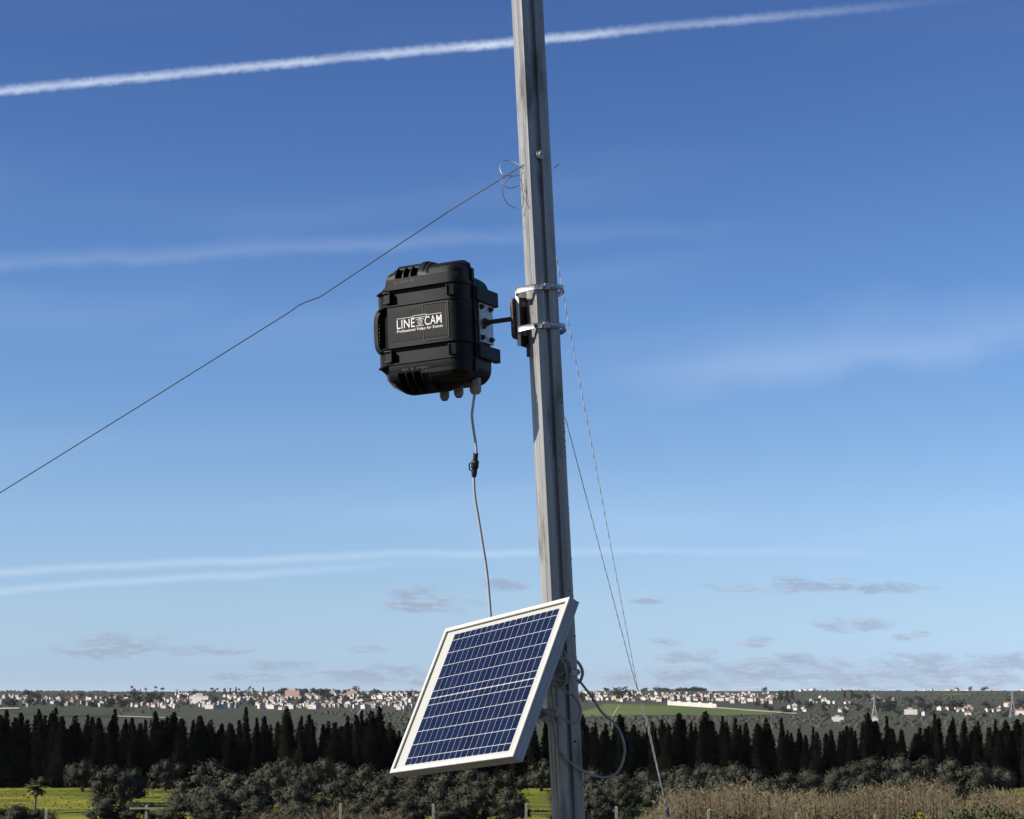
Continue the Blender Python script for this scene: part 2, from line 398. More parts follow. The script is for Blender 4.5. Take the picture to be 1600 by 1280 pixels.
def terr(x, y):       # height on the built sheet: interpolate along radius at the two nearest rings and angles
    r = math.hypot(x, y); i = max(1, min(len(radii) - 1, bisect.bisect_left(radii, r))); r0, r1 = radii[i - 1], radii[i]
    a = math.atan2(x, y) * NA / (2 * math.pi); k = math.floor(a); fa = a - k; t = (r - r0) / (r1 - r0)
    def vh(rad, kk): an = 2 * math.pi * kk / NA; return ground(rad * math.sin(an), rad * math.cos(an))
    return (vh(r0, k) * (1 - fa) + vh(r0, k + 1) * fa) * (1 - t) + (vh(r1, k) * (1 - fa) + vh(r1, k + 1) * fa) * t
def far_point(px, py, lo=900, hi=3900):
    """first place beyond lo metres where the sight line meets the land"""
    d = ray(px, py); y = lo
    while y < hi:
        p = EYE + d * (y / d.y)
        if p.z <= terr(p.x, p.y): return Vector((p.x, p.y, terr(p.x, p.y)))
        y += 12
    p = EYE + d * (hi / d.y); return Vector((p.x, p.y, terr(p.x, p.y)))

def drape(name, pts, m, lift, kind='structure', n=26):
    """a sheet over the land inside a four-cornered outline given as ground points a,b,c,d"""
    a, b, c, d = [Vector((p.x, p.y)) for p in pts]; g = MB(); 
    for i in range(n + 1):
        for j in range(n + 1):
            s, t = i / n, j / n; q = (a * (1 - s) + b * s) * (1 - t) + (d * (1 - s) + c * s) * t
            if name == 'crop_field': q = q + Vector((noise.noise(Vector((q.x * .02, q.y * .004, 1))) * 9, noise.noise(Vector((q.x * .016, q.y * .004, 8))) * 38))
            g.v.append((q.x, q.y, terr(q.x, q.y) + lift))
    for i in range(n):
        for j in range(n): g.f.append((i * (n + 1) + j, (i + 1) * (n + 1) + j, (i + 1) * (n + 1) + j + 1, i * (n + 1) + j + 1)); g.mi.append(0)
    return tag(g.build(name, m), kind=kind)
drape('crop_field', [far_point(905, 1121), far_point(1225, 1119), far_point(1185, 1110), far_point(945, 1100)], M_field, .5)
drape('crop_field', [far_point(20, 1118), far_point(190, 1121), far_point(180, 1113), far_point(20, 1111)], M_field2, .5)
drape('crop_field', [far_point(1462, 1087), far_point(1520, 1087), far_point(1515, 1085), far_point(1465, 1085)], M_field, .6)
drape('dirt_track', [far_point(1115, 1108), far_point(1245, 1117.5), far_point(1245, 1115.5), far_point(1115, 1105.5)], M_track, .8)
drape('dirt_track', [far_point(180, 1121.5), far_point(285, 1125), far_point(285, 1123.2), far_point(180, 1119.8)], M_track, .8)
drape('dirt_track', [far_point(-10, 1109.5), far_point(30, 1109), far_point(30, 1107), far_point(-10, 1107)], M_track, .8)

# ------------------------------------------------------------------ the pole
PD = 3.95
ptop = P(823.5, 0, PD - .115); pbot = P(888.5, 1280, PD + .012)
ax = (ptop - pbot).normalized()
base = pbot + ax * ((-0.25 - pbot.z) / ax.z); top = ptop + ax * .55
yaw = R(22)
xl = Vector((math.cos(yaw), math.sin(yaw), 0)); xl = (xl - ax * xl.dot(ax)).normalized(); yl = ax.cross(xl)
def polemat(o): return Matrix((( xl.x, yl.x, ax.x, o.x), (xl.y, yl.y, ax.y, o.y), (xl.z, yl.z, ax.z, o.z), (0, 0, 0, 1)))
def pole_at(py):
    """point of the pole axis at image height py"""
    lo, hi = 0.0, (top - base).length
    for _ in range(40):
        mid = (lo + hi) / 2; p = base + ax * mid - EYE; c, s = math.cos(PITCH), math.sin(PITCH)
        yy = 640 - F * (-p.y * s + p.z * c) / (p.y * c + p.z * s)
        if yy > py: lo = mid
        else: hi = mid
    return base + ax * lo
pole = thing('metal_pole', 'tall grooved grey galvanised metal pole leaning slightly to the left', 'pole', mw=polemat(base))
h = .0265
prof = [(-h, -h + .002), (-h + .002, -h), (-.006, -h + .0015), (-.0025, -h + .010), (.003, -h + .010), (.0048, -h + .0005), (h - .002, -h), (h, -h + .002),
        (h, -.004), (h - .006, -.002), (h - .006, .002), (h, .004), (h, h - .002), (h - .002, h), (-h + .002, h), (-h, h - .002),
        (-h, .012), (-h + .0016, .0105), (-h + .0016, .0095), (-h, .008), (-h, -.006), (-h + .0022, -.0075), (-h + .0022, -.0095), (-h, -.011)]
L = (top - base).length; g = MB(); NS = 60
g.loft([[(x, y, L * k / NS) for x, y in prof] for k in range(NS + 1)])
g.build('shaft', M_pole, pole)
def z_on_pole(py): return (pole_at(py) - base).length
def screw(zz, xx, r, name='screw'):
    g = MB(); g.cyl((xx, -h + .001, zz), (xx, -h - .0022, zz), r, 20); g.cyl((xx, -h - .0022, zz), (xx, -h - .006, zz), r * .55, 6)
    o = g.build(name, M_galv, pole, bev=.0006); g = MB()
    g.box((xx - r * .4, -h - .0064, zz - .0007), (xx + r * .4, -h - .0055, zz + .0007)); g.build('slot', M_rust, o)
screw(z_on_pole(246), .001, .0098)
g = MB()
for i in range(46):
    zz = rng.uniform(z_on_pole(1270), z_on_pole(300)); xx = rng.choice([rng.uniform(.008, .025), rng.uniform(-.025, -.008), .0245, .0245])
    rr = rng.uniform(.0007, .0019); g.cyl((xx, -h + .001, zz), (xx, -h - .0006, zz), rr, 7)
tag(g.build('corrosion_speck', M_rust, pole), kind='stuff')
g = MB(); g.cyl((.012, -h + .001, z_on_pole(1158)), (.012, -h - .002, z_on_pole(1158)), .0026, 10); g.build('rivet', M_rust, pole)

# ------------------------------------------------------------------ the camera case
CYAW = R(-27); CROLL = R(-2.4)
CO = P(606.1, 570.8, 3.90)
CM = Matrix.Translation(CO) @ Matrix.Rotation(CROLL, 4, 'Y') @ Matrix.Rotation(CYAW, 4, 'Z')
case = thing('equipment_case', 'black ribbed plastic camera case held beside the pole by a short rod', 'case', mw=CM)
def section(z, yf, x0=0.0, x1=.180, yb=.058, rx=.030, ry=.040, n=7):
    pts = [(x0, yb, z), (x0, yf + .005, z), (x0 + .0015, yf + .0015, z), (x0 + .005, yf, z)]
    for k in range(n + 1):
        a = (math.pi / 2) * k / n
        yy = yf + ry * (1 - math.cos(a)); pts.append((x1 - rx + rx * math.sin(a), min(yy, yb - .001 * (1 - k / n)), z))
    pts.append((x1, yb, z)); return pts
g = MB()
CH = .0065          # channel depth
g.loft([section(z, CH, .001, .1785) for z in (-.002, .164)])                       # core behind the channels
g.loft([section(z, 0.0) for z in (.0357, .126)])                                   # middle block
g.loft([section(.162, 0), section(.184, 0), section(.1855, .0015), section(.188, .022, .001), section(.200, .030, .006, .1795), section(.214, .040, .016, .177, rx=.028, ry=.015), section(.224, .047, .028, .166, rx=.02, ry=.008)])
g.loft([section(-.062, .046, .030, .12, rx=.02, ry=.01), section(-.052, .040, .018, .150, rx=.028, ry=.015), section(-.036, .030, .006, .176, ry=.026), section(-.024, .022, .001), section(-.0215, .0015), section(-.019, 0), section(0, 0)])
# solid shoulders beside the rib pockets
def wedge(xa, xb, up, hi, step=0.0):
    if up: pr = [(.0, .184), (.0006, .190), (.004 + step, .199), (.016 + step, .199 + (hi - .199) * .6), (.030 + step, hi - .002), (.052, hi), (.052, .184)]
    else: pr = [(.0, -.019), (.0006, -.026), (.006 + step, -.036), (.018 + step, -.036 - (hi - .036) * .6), (.034 + step, -hi + .002), (.052, -hi), (.052, -.019)]
    g.prism([(xa, y, z) for y, z in pr], (xb - xa, 0, 0))
for xa in (.0215, .0415, .0590, .0785): wedge(xa, xa + .0026, True, .2275)
wedge(.0785, .0905, True, .231); wedge(.0905, .100, True, .2275, .002); wedge(.100, .107, True, .2225, .003)
wedge(.002, .0085, True, .205); wedge(.0085, .015, True, .212); wedge(.015, .0215, True, .2205)
for xa in (.0215, .0415, .0590, .0785): wedge(xa, xa + .0026, False, .060)
wedge(.0785, .098, False, .0615, .004); wedge(.002, .009, False, .040); wedge(.009, .0215, False, .052)
# right-hand shoulder of the top with its big round corner
for z0, z1, yf0, yf1, xe0, xe1, ry in ((.184, .193, 0, .0005, .180, .180, .04), (.193, .2005, .0005, .004, .180, .1785, .038), (.2005, .2085, .004, .012, .1785, .174, .034), (.2085, .2145, .012, .022, .174, .165, .026), (.2145, .218, .022, .036, .165, .148, .016)):
    g.loft([section(z0, yf0, .104, xe0, ry=ry), section(z1, yf1, .104, xe1, ry=ry * .93)])
for z0, z1, yf0, yf1, xe0, xe1, ry in ((-.019, -.027, 0, .0008, .180, .1795, .04), (-.027, -.035, .0008, .006, .1795, .176, .036), (-.035, -.042, .006, .016, .176, .166, .03), (-.042, -.047, .016, .03, .166, .148, .02)):
    g.loft([section(z1, yf1, .094, xe1, ry=ry * .93), section(z0, yf0, .094, xe0, ry=ry)])
# gripping bar across the pockets
g.tube([(.022, .026, .2165), (.081, .026, .2165)], .0075, 10)
# ribs along the channels, running out to the latch side as fins
for z in (0, .0357, .126, .162):
    s = .0012; a = section(z - s, -.0022, -.001, .1815); b = section(z + s, -.0022, -.001, .1815)
    g.loft([a, b])
    g.prism([(0, -.002, z - s), (-.012, .004, z - s), (-.041, .030, z - s), (-.043, .034, z - s), (-.043, .06, z - s), (0, .06, z - s)], (0, 0, 2 * s))
# left flank: stepped wall between the fins
for z0, z1 in ((.0, .0357), (.126, .162)): g.prism([(0, .010, z0), (-.038, .036, z0), (-.040, .06, z0), (0, .06, z0)], (0, 0, z1 - z0))
g.prism([(0.0, .008, -.03), (-.006, .016, -.03), (-.010, .06, -.03), (0, .06, -.03)], (0, 0, .225))
g.prism([(0.0, .022, .0), (-.040, .046, .0), (-.042, .050, .0), (-.042, .062, .0), (0, .062, .0)], (0, 0, .162))
g.prism([(.0, .036, .162), (-.041, .036, .162), (-.032, .036, .171), (-.022, .036, .180), (-.019, .036, .195), (.008, .036, .219), (.024, .036, .222), (.024, .036, .17)], (0, .024, 0))
g.prism([(.0, .036, .0), (-.041, .036, .0), (-.030, .036, -.010), (-.024, .036, -.018), (-.022, .036, -.028), (-.008, .036, -.043), (.022, .036, -.0605), (.026, .036, -.0605), (.026, .036, .0)], (0, .024, 0))
g.v = [(x, y, z if z < .186 else .186 + (z - .186) * .80) for x, y, z in g.v]
lid = g.build('lid', M_plastic, case, smooth=True, bev=.0011)
# base half
def orect(y, x0, x1, z0, z1, r, n=6):
    pts = []
    for (cx, cz, a0) in ((x1 - r, z1 - r, 0), (x0 + r, z1 - r, 90), (x0 + r, z0 + r, 180), (x1 - r, z0 + r, 270)):
        for k in range(n + 1):
            a = R(a0 + 90 * k / n); pts.append((cx + r * math.cos(a), y, cz + r * math.sin(a)))
    return pts
g = MB()
g.loft([orect(.0585, -.030, .1835, -.048, .205, .050), orect(.066, -.030, .1835, -.048, .205, .050), orect(.0665, -.014, .178, -.044, .198, .042), orect(.140, -.010, .176, -.044, .192, .034), orect(.150, -.004, .168, -.036, .190, .03)])
basep = g.build('base_shell', M_plastic, case, smooth=True)
for z0, z1 in ((.128, .160), (.005, .035)):
    g = MB(); g.prism([(.172, .064, z0), (.186, .064, z0), (.188, .070, z0), (.188, .160, z0), (.186, .166, z0), (.172, .166, z0)], (0, 0, z1 - z0))
    g.build('hinge_block', M_plastic, case, bev=.002)
for z0, z1 in ((.170, .1975), (-.028, .000)): g = MB(); g.box((.1695, .050, z0), (.1845, .062, z1)); g.build('hinge_knuckle', M_plastic, case, bev=.002)
for z0 in (.131, .0035):
    g = MB(); zz = z0 + .0265
    g.box((-.004, -.0035, z0 + .002), (.012, .010, zz - .002)); g.box((-.006, -.0065, z0), (.010, -.0035, z0 + .004)); g.box((-.006, -.0065, zz - .004), (.010, -.0035, zz))
    g.box((.010, -.0062, z0), (.0135, .004, zz))
    g.build('latch', M_plastic, case, bev=.0012)
    g = MB(); g.box((-.038, .032, z0), (-.031, .062, zz)); g.build('latch_catch', M_plastic, case, bev=.0012)
for z0 in (.132, .0045):
    g = MB(); g.prism([(.150, -.0035, z0), (.166, .0015, z0), (.170, .008, z0), (.150, .010, z0)], (0, 0, .024)); g.box((.1495, -.0055, z0), (.153, .004, z0 + .024))
    g.build('hinge_pad', M_plastic, case, bev=.0012)
g = MB(); hp = smooth_path([(-.012, .045, .030), (-.032, .042, .034), (-.041, .040, .048), (-.043, .040, .080), (-.041, .040, .112), (-.032, .042, .126), (-.012, .045, .130)], 5)
rings = []
for i, p in enumerate(hp):
    t = (hp[min(i + 1, len(hp) - 1)] - hp[max(i - 1, 0)]).normalized(); nrm = Vector((0, 1, 0)).cross(t).normalized()
    rings.append([p + nrm * a + Vector((0, b, 0)) for a, b in ((.005, .014), (.006, .010), (.006, -.010), (.005, -.014), (-.005, -.014), (-.006, -.010), (-.006, .010), (-.005, .014))])
g.loft(rings); hnd = g.build('carry_handle', M_plastic, case, smooth=True)
g = MB()
for k in range(9): g.box((-.0385, .028, .046 + k * .008), (-.0350, .050, .050 + k * .008))
tag(g.build('grip_ribs', M_rubber, hnd), kind='stuff')
# sticker, panel outline and lettering
st = MB(); st.box((.0085, -.0006, .0480), (.1505, .001, .1150)); stick = st.build('sticker', M_sticker, case)
def frame_line(x0, x1, z0, z1, wd, y0, y1, r=.004):
    g = MB(); a = [(p[0], y0, p[2]) for p in orect(0, x0, x1, z0, z1, r, 4)]; b = [(p[0], y0, p[2]) for p in orect(0, x0 + wd, x1 - wd, z0 + wd, z1 - wd, r - wd * .5, 4)]
    a2 = [(p[0], y1, p[2]) for p in a]; b2 = [(p[0], y1, p[2]) for p in b]; n = len(a)
    g.loft([a2, a, b, b2], cap=False); return g
frame_line(.0895, .1520, .0415, .1205, .0012, -.0014, .001).build('panel_outline', M_rubber, case)
g = MB(); g.box((.1465, -.0018, .0640), (.1475, .0, .1125)); g.build('edge_line', M_scuff, case)
def text_mesh(name, body, x0, x1, z0, z1, y, m, bold=0.0, parent=None, depth=.0005, shear=0):
    cu = bpy.data.curves.new(name, 'FONT'); cu.body = body; cu.size = 1; cu.extrude = .01; cu.offset = bold; cu.space_character = 1.05
    o = bpy.data.objects.new(name, cu); COL.objects.link(o); bpy.context.view_layer.update()
    me = bpy.data.meshes.new_from_object(o.evaluated_get(bpy.context.evaluated_depsgraph_get())); bpy.data.objects.remove(o)
    xs = [v.co.x for v in me.vertices]; ys = [v.co.y for v in me.vertices]; ax0, ax1, ay0, ay1 = min(xs), max(xs), min(ys), max(ys)
    for v in me.vertices:
        c = v.co.copy(); v.co = (x0 + (c.x - ax0) / (ax1 - ax0) * (x1 - x0), y - depth * (1 if c.z > 0 else 0), z0 + (c.y - ay0) / (ay1 - ay0) * (z1 - z0))
    me.materials.clear(); me.materials.append(m); return link(name, me, parent)
YT = -.0010
text_mesh('lettering', 'LINE', .0262, .0700, .0745, .0935, YT, M_print, .002, stick)
text_mesh('lettering', 'CAM', .0945, .1355, .0745, .0935, YT, M_print, .002, stick)
text_mesh('lettering', 'Professional Video for Events', .0262, .1375, .0660, .0722, YT, M_print, .010, stick)
g = MB(); y0, y1 = YT - .0005, YT
def bar(xa, za, xb, zb, wd=.0009):
    d = Vector((xb - xa, 0, zb - za)).normalized(); n = Vector((-d.z, 0, d.x)) * wd / 2
    a, b = Vector((xa, y0, za)), Vector((xb, y0, zb)); g.prism([a - n, b - n, b + n, a + n], (0, y1 - y0, 0))
zl = .0965
bar(.0262, zl, .066, zl); bar(.099, zl, .1355, zl)
bar(.066, zl + .0012, .0675, zl + .0018); bar(.0975, zl + .0018, .099, zl + .0012); bar(.065, zl + .0015, .067, zl + .0008); bar(.098, zl + .0008, .100, zl + .0015)
bar(.0655, zl - .0015, .067, zl + .0015); bar(.098, zl + .0015, .0995, zl - .0015)
bar(.067, zl + .0018, .098, zl + .0018); bar(.0655, zl - .0012, .069, zl - .003); bar(.069, zl - .003, .096, zl - .003); bar(.096, zl - .003, .0995, zl - .0012)
bar(.081, zl - .0065, .081, zl - .003, .0012); bar(.085, zl - .0065, .085, zl - .003, .0012)
bar(.0745, zl - .0065, .091, zl - .0065); bar(.0745, zl - .0065, .0735, zl - .009); bar(.091, zl - .0065, .092, zl - .009)
bar(.0735, .0755, .0920, .0755, .0012)
for rad in (.0052, .0026):
    for k in range(18):
        a, b = 2 * math.pi * k / 18, 2 * math.pi * (k + 1) / 18; cx, cz = .0828, .0832
        bar(cx + rad * math.cos(a), cz + rad * math.sin(a), cx + rad * math.cos(b), cz + rad * math.sin(b), .0009)
g.build('camera_emblem', M_print, stick, fix=False)
# worn moulded marks on the upper and lower shoulder
g = MB()
for (xa, xb, zc) in ((.024, .052, .1755), (.040, .075, .1765), (.030, .098, -.0145)):
    x = xa
    while x < xb:
        ww = rng.uniform(.001, .003); hh = rng.uniform(.002, .0052)
        if rng.random() < .62: g.box((x, -.0003, zc - hh / 2), (x + ww * .45, .0006, zc + hh / 2)) if rng.random() < .6 else g.box((x, -.0003, zc), (x + ww, .0006, zc + .0007))
        x += ww + .0016
tag(g.build('moulded_marks', M_scuff, lid), kind='stuff')
g = MB()
for k in range(26):
    x = .115 + k * .0016 + rng.uniform(-.0005, .0005); z = .1872 + k * .00018 + rng.uniform(-.0006, .0006); g.box((x, -.0004, z), (x + rng.uniform(.0008, .002), .001, z + .0005))
tag(g.build('scratches', M_scuff, lid), kind='stuff')
# fixing plate, bolts, glands
g = MB(); g.box((.1755, .083, .042), (.1815, .146, .130)); fp = g.build('fixing_plate', M_galv, case, bev=.001)
for (y, z) in ((.092, .119), (.134, .119), (.092, .052), (.134, .052)):
    g = MB(); g.cyl((.1815, y, z), (.1835, y, z), .0062, 14); g.cyl((.1835, y, z), (.1885, y, z), .0044, 6); g.build('bolt', M_green if y > .1 else M_rust, case)
g = MB(); g.cyl((.1815, .107, .086), (.1835, .107, .086), .0105, 16); g.cyl((.1835, .107, .086), (.1905, .107, .086), .0075, 6); g.cyl((.1815, .1, .075), (.186, .1, .075), .004, 6); g.build('rod_nut', M_rust, case)
for i, (x, y, dz) in enumerate(((.156, .100, 0), (.115, .100, -.002), (.078, .104, -.004))):
    g = MB(); z = -.041 + dz; sc = 1.0 if i == 0 else .84
    g.cyl((x, y, z + .008), (x, y, z - .006), .0125 * sc, 6); g.cyl((x, y, z - .006), (x, y, z - .0085), .0105 * sc, 18)
    g.cyl((x, y, z - .0085), (x, y, z - .012), .0128 * sc, 14); g.cyl((x, y, z - .012), (x, y, z - .020), .0128 * sc, 14, r2=.0125 * sc); g.cyl((x, y, z - .020), (x, y, z - .026), .0125 * sc, 14, r2=.0085 * sc)
    gl = g.build('cable_gland', M_gland, case, smooth=True)
    if i: g = MB(); g.cyl((x, y, z - .024), (x, y, z - .0275), .006, 12); g.build('plug', M_rubber, gl)

# ------------------------------------------------------------------ bracket between case and pole
br = thing('mounting_bracket', 'dark rod and rusty rounded plate bolted to a galvanised channel on the pole', 'bracket', mw=CM)
g = MB(); g.cyl((.176, .107, .086), (.252, .107, .086), .0052, 12); g.build('rod', M_rust, br, smooth=True)
g = MB(); pl = [(p[0], p[2]) for p in orect(0, .094, .152, .042, .130, .010, 4)]; g.prism([(.250, y, z) for y, z in pl], (.006, 0, 0)); g.build('plate', M_rust, br, bev=.0008)
g = MB(); g.box((.2575, .108, .028), (.2595, .160, .142)); g.build('channel_web', M_rust, br)  # web of the galvanised channel, coloured dark so the interior reads dark
g = MB(); g.box((.2575, .1060, .026), (.2655, .108, .146)); g.build('channel_flange', M_galv, br, bev=.0006)
g = MB(); g.box((.2575, .160, .028), (.2835, .162, .142)); g.build('channel_flange', M_galv, br, bev=.0006)
g = MB(); g.cyl((.2595, .128, .056), (.270, .128, .056), .006, 6); g.build('bolt', M_galv, br)
g = MB(); g.cyl((.2595, .128, .118), (.270, .128, .118), .006, 6); g.build('bolt', M_galv, br)
g = MB(); g.cyl((.272, .128, .03), (.272, .128, .004), .004, 8); g.build('lower_bolt', M_rust, br)

def hose_clamp(py, label, loop, hgt=.0115, tilt=0.0, hx=.0, back=0.0):
    o = pole_at(py); c = thing('hose_clamp', label, 'hose clamp', group='hose clamps round the pole', mw=polemat(o) @ Matrix.Rotation(tilt, 4, 'X'))
    pts = smooth_path([(x, y, 0) for x, y in loop], 6, True); g = MB(); n = len(pts); rings = []
    for i in range(n):
        t = (pts[(i + 1) % n] - pts[i - 1]).normalized(); nr = Vector((t.y, -t.x, 0)) * .0009; p = pts[i]; zz = Vector((0, 0, hgt / 2)); lip = nr * .9
        rings.append([p - nr - zz, p + nr + lip - zz, p + nr - zz * .72, p + nr + zz * .72, p + nr + lip + zz, p - nr + zz])
    rings.append(rings[0]); g.loft(rings, cap=False); band = g.build('band', M_galv, c, smooth=True)
    g = MB()
    for i in range(7): x = hx - .0135 - i * .0024; g.box((x, -h - .0042, -.0036), (x + .0011, -h - .001, .0036))
    tag(g.build('slots', M_rust, band), kind='stuff')
    g = MB(); g.box((hx - .0075, -h - .0085, -.0068), (hx + .0060, -h - .0012, .0068)); g.build('screw_housing', M_galv, c, bev=.0018)
    g = MB(); g.cyl((hx + .006, -h - .0055, .0006), (hx + .0125, -h - .0050, .0006), .0036, 8); g.cyl((hx - .012, -h - .005, .001), (hx - .0075, -h - .0055, .001), .0042, 6)
    g.build('screw', M_galv, c)
    return c
loopA = [(-.057, .004), (-.053, -.008), (-.0285, -.0288), (-.010, -.0300), (.010, -.0300), (.0270, -.0290), (.0415, -.019), (.0490, .004), (.045, .024), (.026, .0345), (-.01, .0330), (-.044, .026)]
hose_clamp(455, 'upper steel hose clamp round the pole beside the camera case', loopA, hx=.000, tilt=R(-9))
hose_clamp(515, 'lower steel hose clamp round the pole beside the camera case', loopA, hx=-.006, tilt=R(-9))
loopB = [(-.034, .0), (-.0285, -.0288), (.0, -.0300), (.0270, -.0290), (.0300, .0), (.028, .028), (.0, .030), (-.028, .028)]
hose_clamp(1051, 'steel hose clamp on the pole behind the solar panel edge', loopB, hx=.0165)

# ------------------------------------------------------------------ the solar panel
PB = [Vector(v) for v in ((.53152, -.8412, .0993), (.78101, .44133, -.44187), (.32787, .31242, .89157))]
PC = EYE + Vector((-.0727, 3.8406, .0109))
PM = Matrix(((PB[0].x, PB[1].x, PB[2].x, PC.x), (PB[0].y, PB[1].y, PB[2].y, PC.y), (PB[0].z, PB[1].z, PB[2].z, PC.z), (0, 0, 0, 1)))
pan = thing('solar_panel', 'small blue solar panel with white frame tilted on the pole', 'solar panel', mw=PM)
PW, PH, PT = .49, .345, .025
def frame_bar(a, b, inw):
    """mitred frame bar from corner a to corner b (local x,z), inw = inward direction"""
    a, b, inw = Vector((a[0], 0, a[1])), Vector((b[0], 0, b[1])), Vector((inw[0], 0, inw[1])); d = (b - a).normalized()
    sec = [(0, .0012), (.0008, 0), (.0085, 0), (.0092, .0008), (.0092, .0035), (.0020, .0035), (.0020, PT - .002), (.016, PT - .002), (.016, PT), (0, PT), (0, .0180), (.0007, .0174), (.0007, .0166), (0, .0160), (0, .0075), (.0007, .0069), (.0007, .0061), (0, .0055)]
    r0 = [a + inw * s + d * s + Vector((0, y, 0)) for s, y in sec]; r1 = [b + inw * s - d * s + Vector((0, y, 0)) for s, y in sec]
    g = MB(); g.loft([r0, r1]); g.build('frame_bar', M_frame, pan)
X, Z = PW / 2, PH / 2
frame_bar((-X, Z), (X, Z), (0, -1)); frame_bar((X, Z), (X, -Z), (-1, 0)); frame_bar((X, -Z), (-X, -Z), (0, 1)); frame_bar((-X, -Z), (-X, Z), (1, 0))
g = MB(); g.box((-X + .0022, .0056, -Z + .0022), (X - .0022, .0070, Z - .0022)); g.build('backsheet', M_back, pan)
cx0, cx1, cz0, cz1 = -.1985, .2125, -.1555, .1535
NCOL = 18; gap = .0021; cw = (cx1 - cx0 + gap) / NCOL - gap; mid = .0024; ch = (cz1 - cz0 - mid) / 2
g = MB(); ck = .0016
g.prism([(ck, 0, 0), (cw - ck, 0, 0), (cw, 0, ck), (cw, 0, ch - ck), (cw - ck, 0, ch), (ck, 0, ch), (0, 0, ch - ck), (0, 0, ck)], (0, .0004, 0))
cellmesh = g.mesh('solar_cell', M_cell)
bm = bmesh.new(); bm.from_mesh(cellmesh); bmesh.ops.recalc_face_normals(bm, faces=bm.faces); bm.to_mesh(cellmesh); bm.free()
for r in range(2):
    for c in range(NCOL): link('solar_cell', cellmesh, pan, (cx0 + c * (cw + gap), .0050, cz0 + r * (ch + mid)))
busz = [cz0 + r * (ch + mid) + ch * (k + .5) / 5 for r in range(2) for k in range(5)]
for i, z in enumerate(busz):
    wd = .0013; g = MB(); g.box((cx0, .0046, z - wd / 2), (cx1, .0049, z + wd / 2)); g.build('busbar', M_bus, pan)
g = MB()
for z in busz[:5]:
    for c in range(1, NCOL):
        x = cx0 + c * (cw + gap) - gap / 2; s = .0019; g.prism([(x - s, .0043, z), (x, .0043, z - s), (x + s, .0043, z), (x, .0043, z + s)], (0, .0003, 0))
tag(g.build('glint_dots', M_bus, pan), kind='stuff')  # pale diamonds drawn as glints where ribbons cross cell gaps, lower row only
g = MB(); g.add([(-X + .0024, .0036, -Z + .0024), (X - .0024, .0036, -Z + .0024), (X - .0024, .0036, Z - .0024), (-X + .0024, .0036, Z - .0024)], [(0, 1, 2, 3)]); g.build('glass', M_glass, pan, fix=False)
g = MB(); g.box((-.02, .0072, .06), (.06, .024, .13)); g.build('junction_box', M_rubber, pan, bev=.003)
# arm from the back of the panel to the pole
arm = thing('panel_bracket', 'grey metal bracket clamping the solar panel to the pole', 'bracket')
pc_back = PC + PB[1] * (PT + .001); pj = pole_at(1118)
g = MB(); a = PC + PB[1] * (PT + .002) - PB[2] * .03 ; g.tube([a - PB[0] * .12, a + PB[0] * .12], .012, 4); g.build('rail', M_galv, arm)
pl0 = P(848, 1128, pj.y - .015)
g = MB(); g.tube([a + PB[0] * .03, pj + Vector((-.03, .005, .0))], .011, 4); g.build('strut', M_galv, arm)
g = MB()
q0 = pj + Vector((-.030, -.014, 0)); 
g.box((q0.x - .019, q0.y - .002, q0.z - .013), (q0.x + .006, q0.y + .045, q0.z + .014)); g.build('clamp_block', M_galv, arm, bev=.002)
g = MB(); q1 = pj + Vector((-.0145, -.034, .006)); g.box((q1.x - .003, q1.y - .003, q1.z - .009), (q1.x + .0035, q1.y + .004, q1.z + .011)); g.build('clamp_tab', M_galv, arm, bev=.001)

# ------------------------------------------------------------------ cables and wires
def cable(name, label, cat, pts, r, m, group=None, n=8, sub=6, smooth=True):
    g = MB(); g.tube(smooth_path(pts, sub), r, n); o = g.build(name, m, None, smooth=smooth); return tag(o, label, cat, group)
gl = CM @ Vector((.156, .100, -.065)); d0 = gl.y; dE = 4.16
def lerp(a, b, t): return a + (b - a) * t
pts = [gl + Vector((0, 0, .012))] + [P(x, y, lerp(d0, dE, (y - 618) / 350)) for x, y in ((739, 634), (737.5, 650), (740, 672), (744, 700), (743, 722), (740.5, 745), (742, 775), (748, 812), (754, 850), (759, 880), (762.5, 910), (765, 940), (768, 975), (772, 990))]
cab = cable('power_cable', 'thin pale cable hanging from the black case down to the solar panel', 'cable', pts, .0029, M_cablew)
pa, pb_ = P(743.5, 708, lerp(d0, dE, .26)), P(740.5, 745, lerp(d0, dE, .36)); dv = (pb_ - pa)
g = MB(); g.tube([pa, pa + dv * .3], .0055, 10); g.tube([pa + dv * .3, pa + dv * .34, pa + dv * .62, pa + dv * .66], [.0065, .0085, .0085, .0068], 10); g.tube([pa + dv * .66, pa + dv * .9, pb_], [.0062, .0062, .005], 10)
g.build('connector', M_rubber, cab, smooth=True)
sd = dv.cross(Vector((0, 1, 0))).normalized(); sd = sd if sd.x < 0 else -sd
g = MB(); g.tube([pa + dv * .42 + sd * .007, pa + dv * .46 + sd * .0125, pa + dv * .72 + sd * .011, pa + dv * .76 + sd * .006], .0017, 6); g.build('connector_clip', M_rubber, cab)

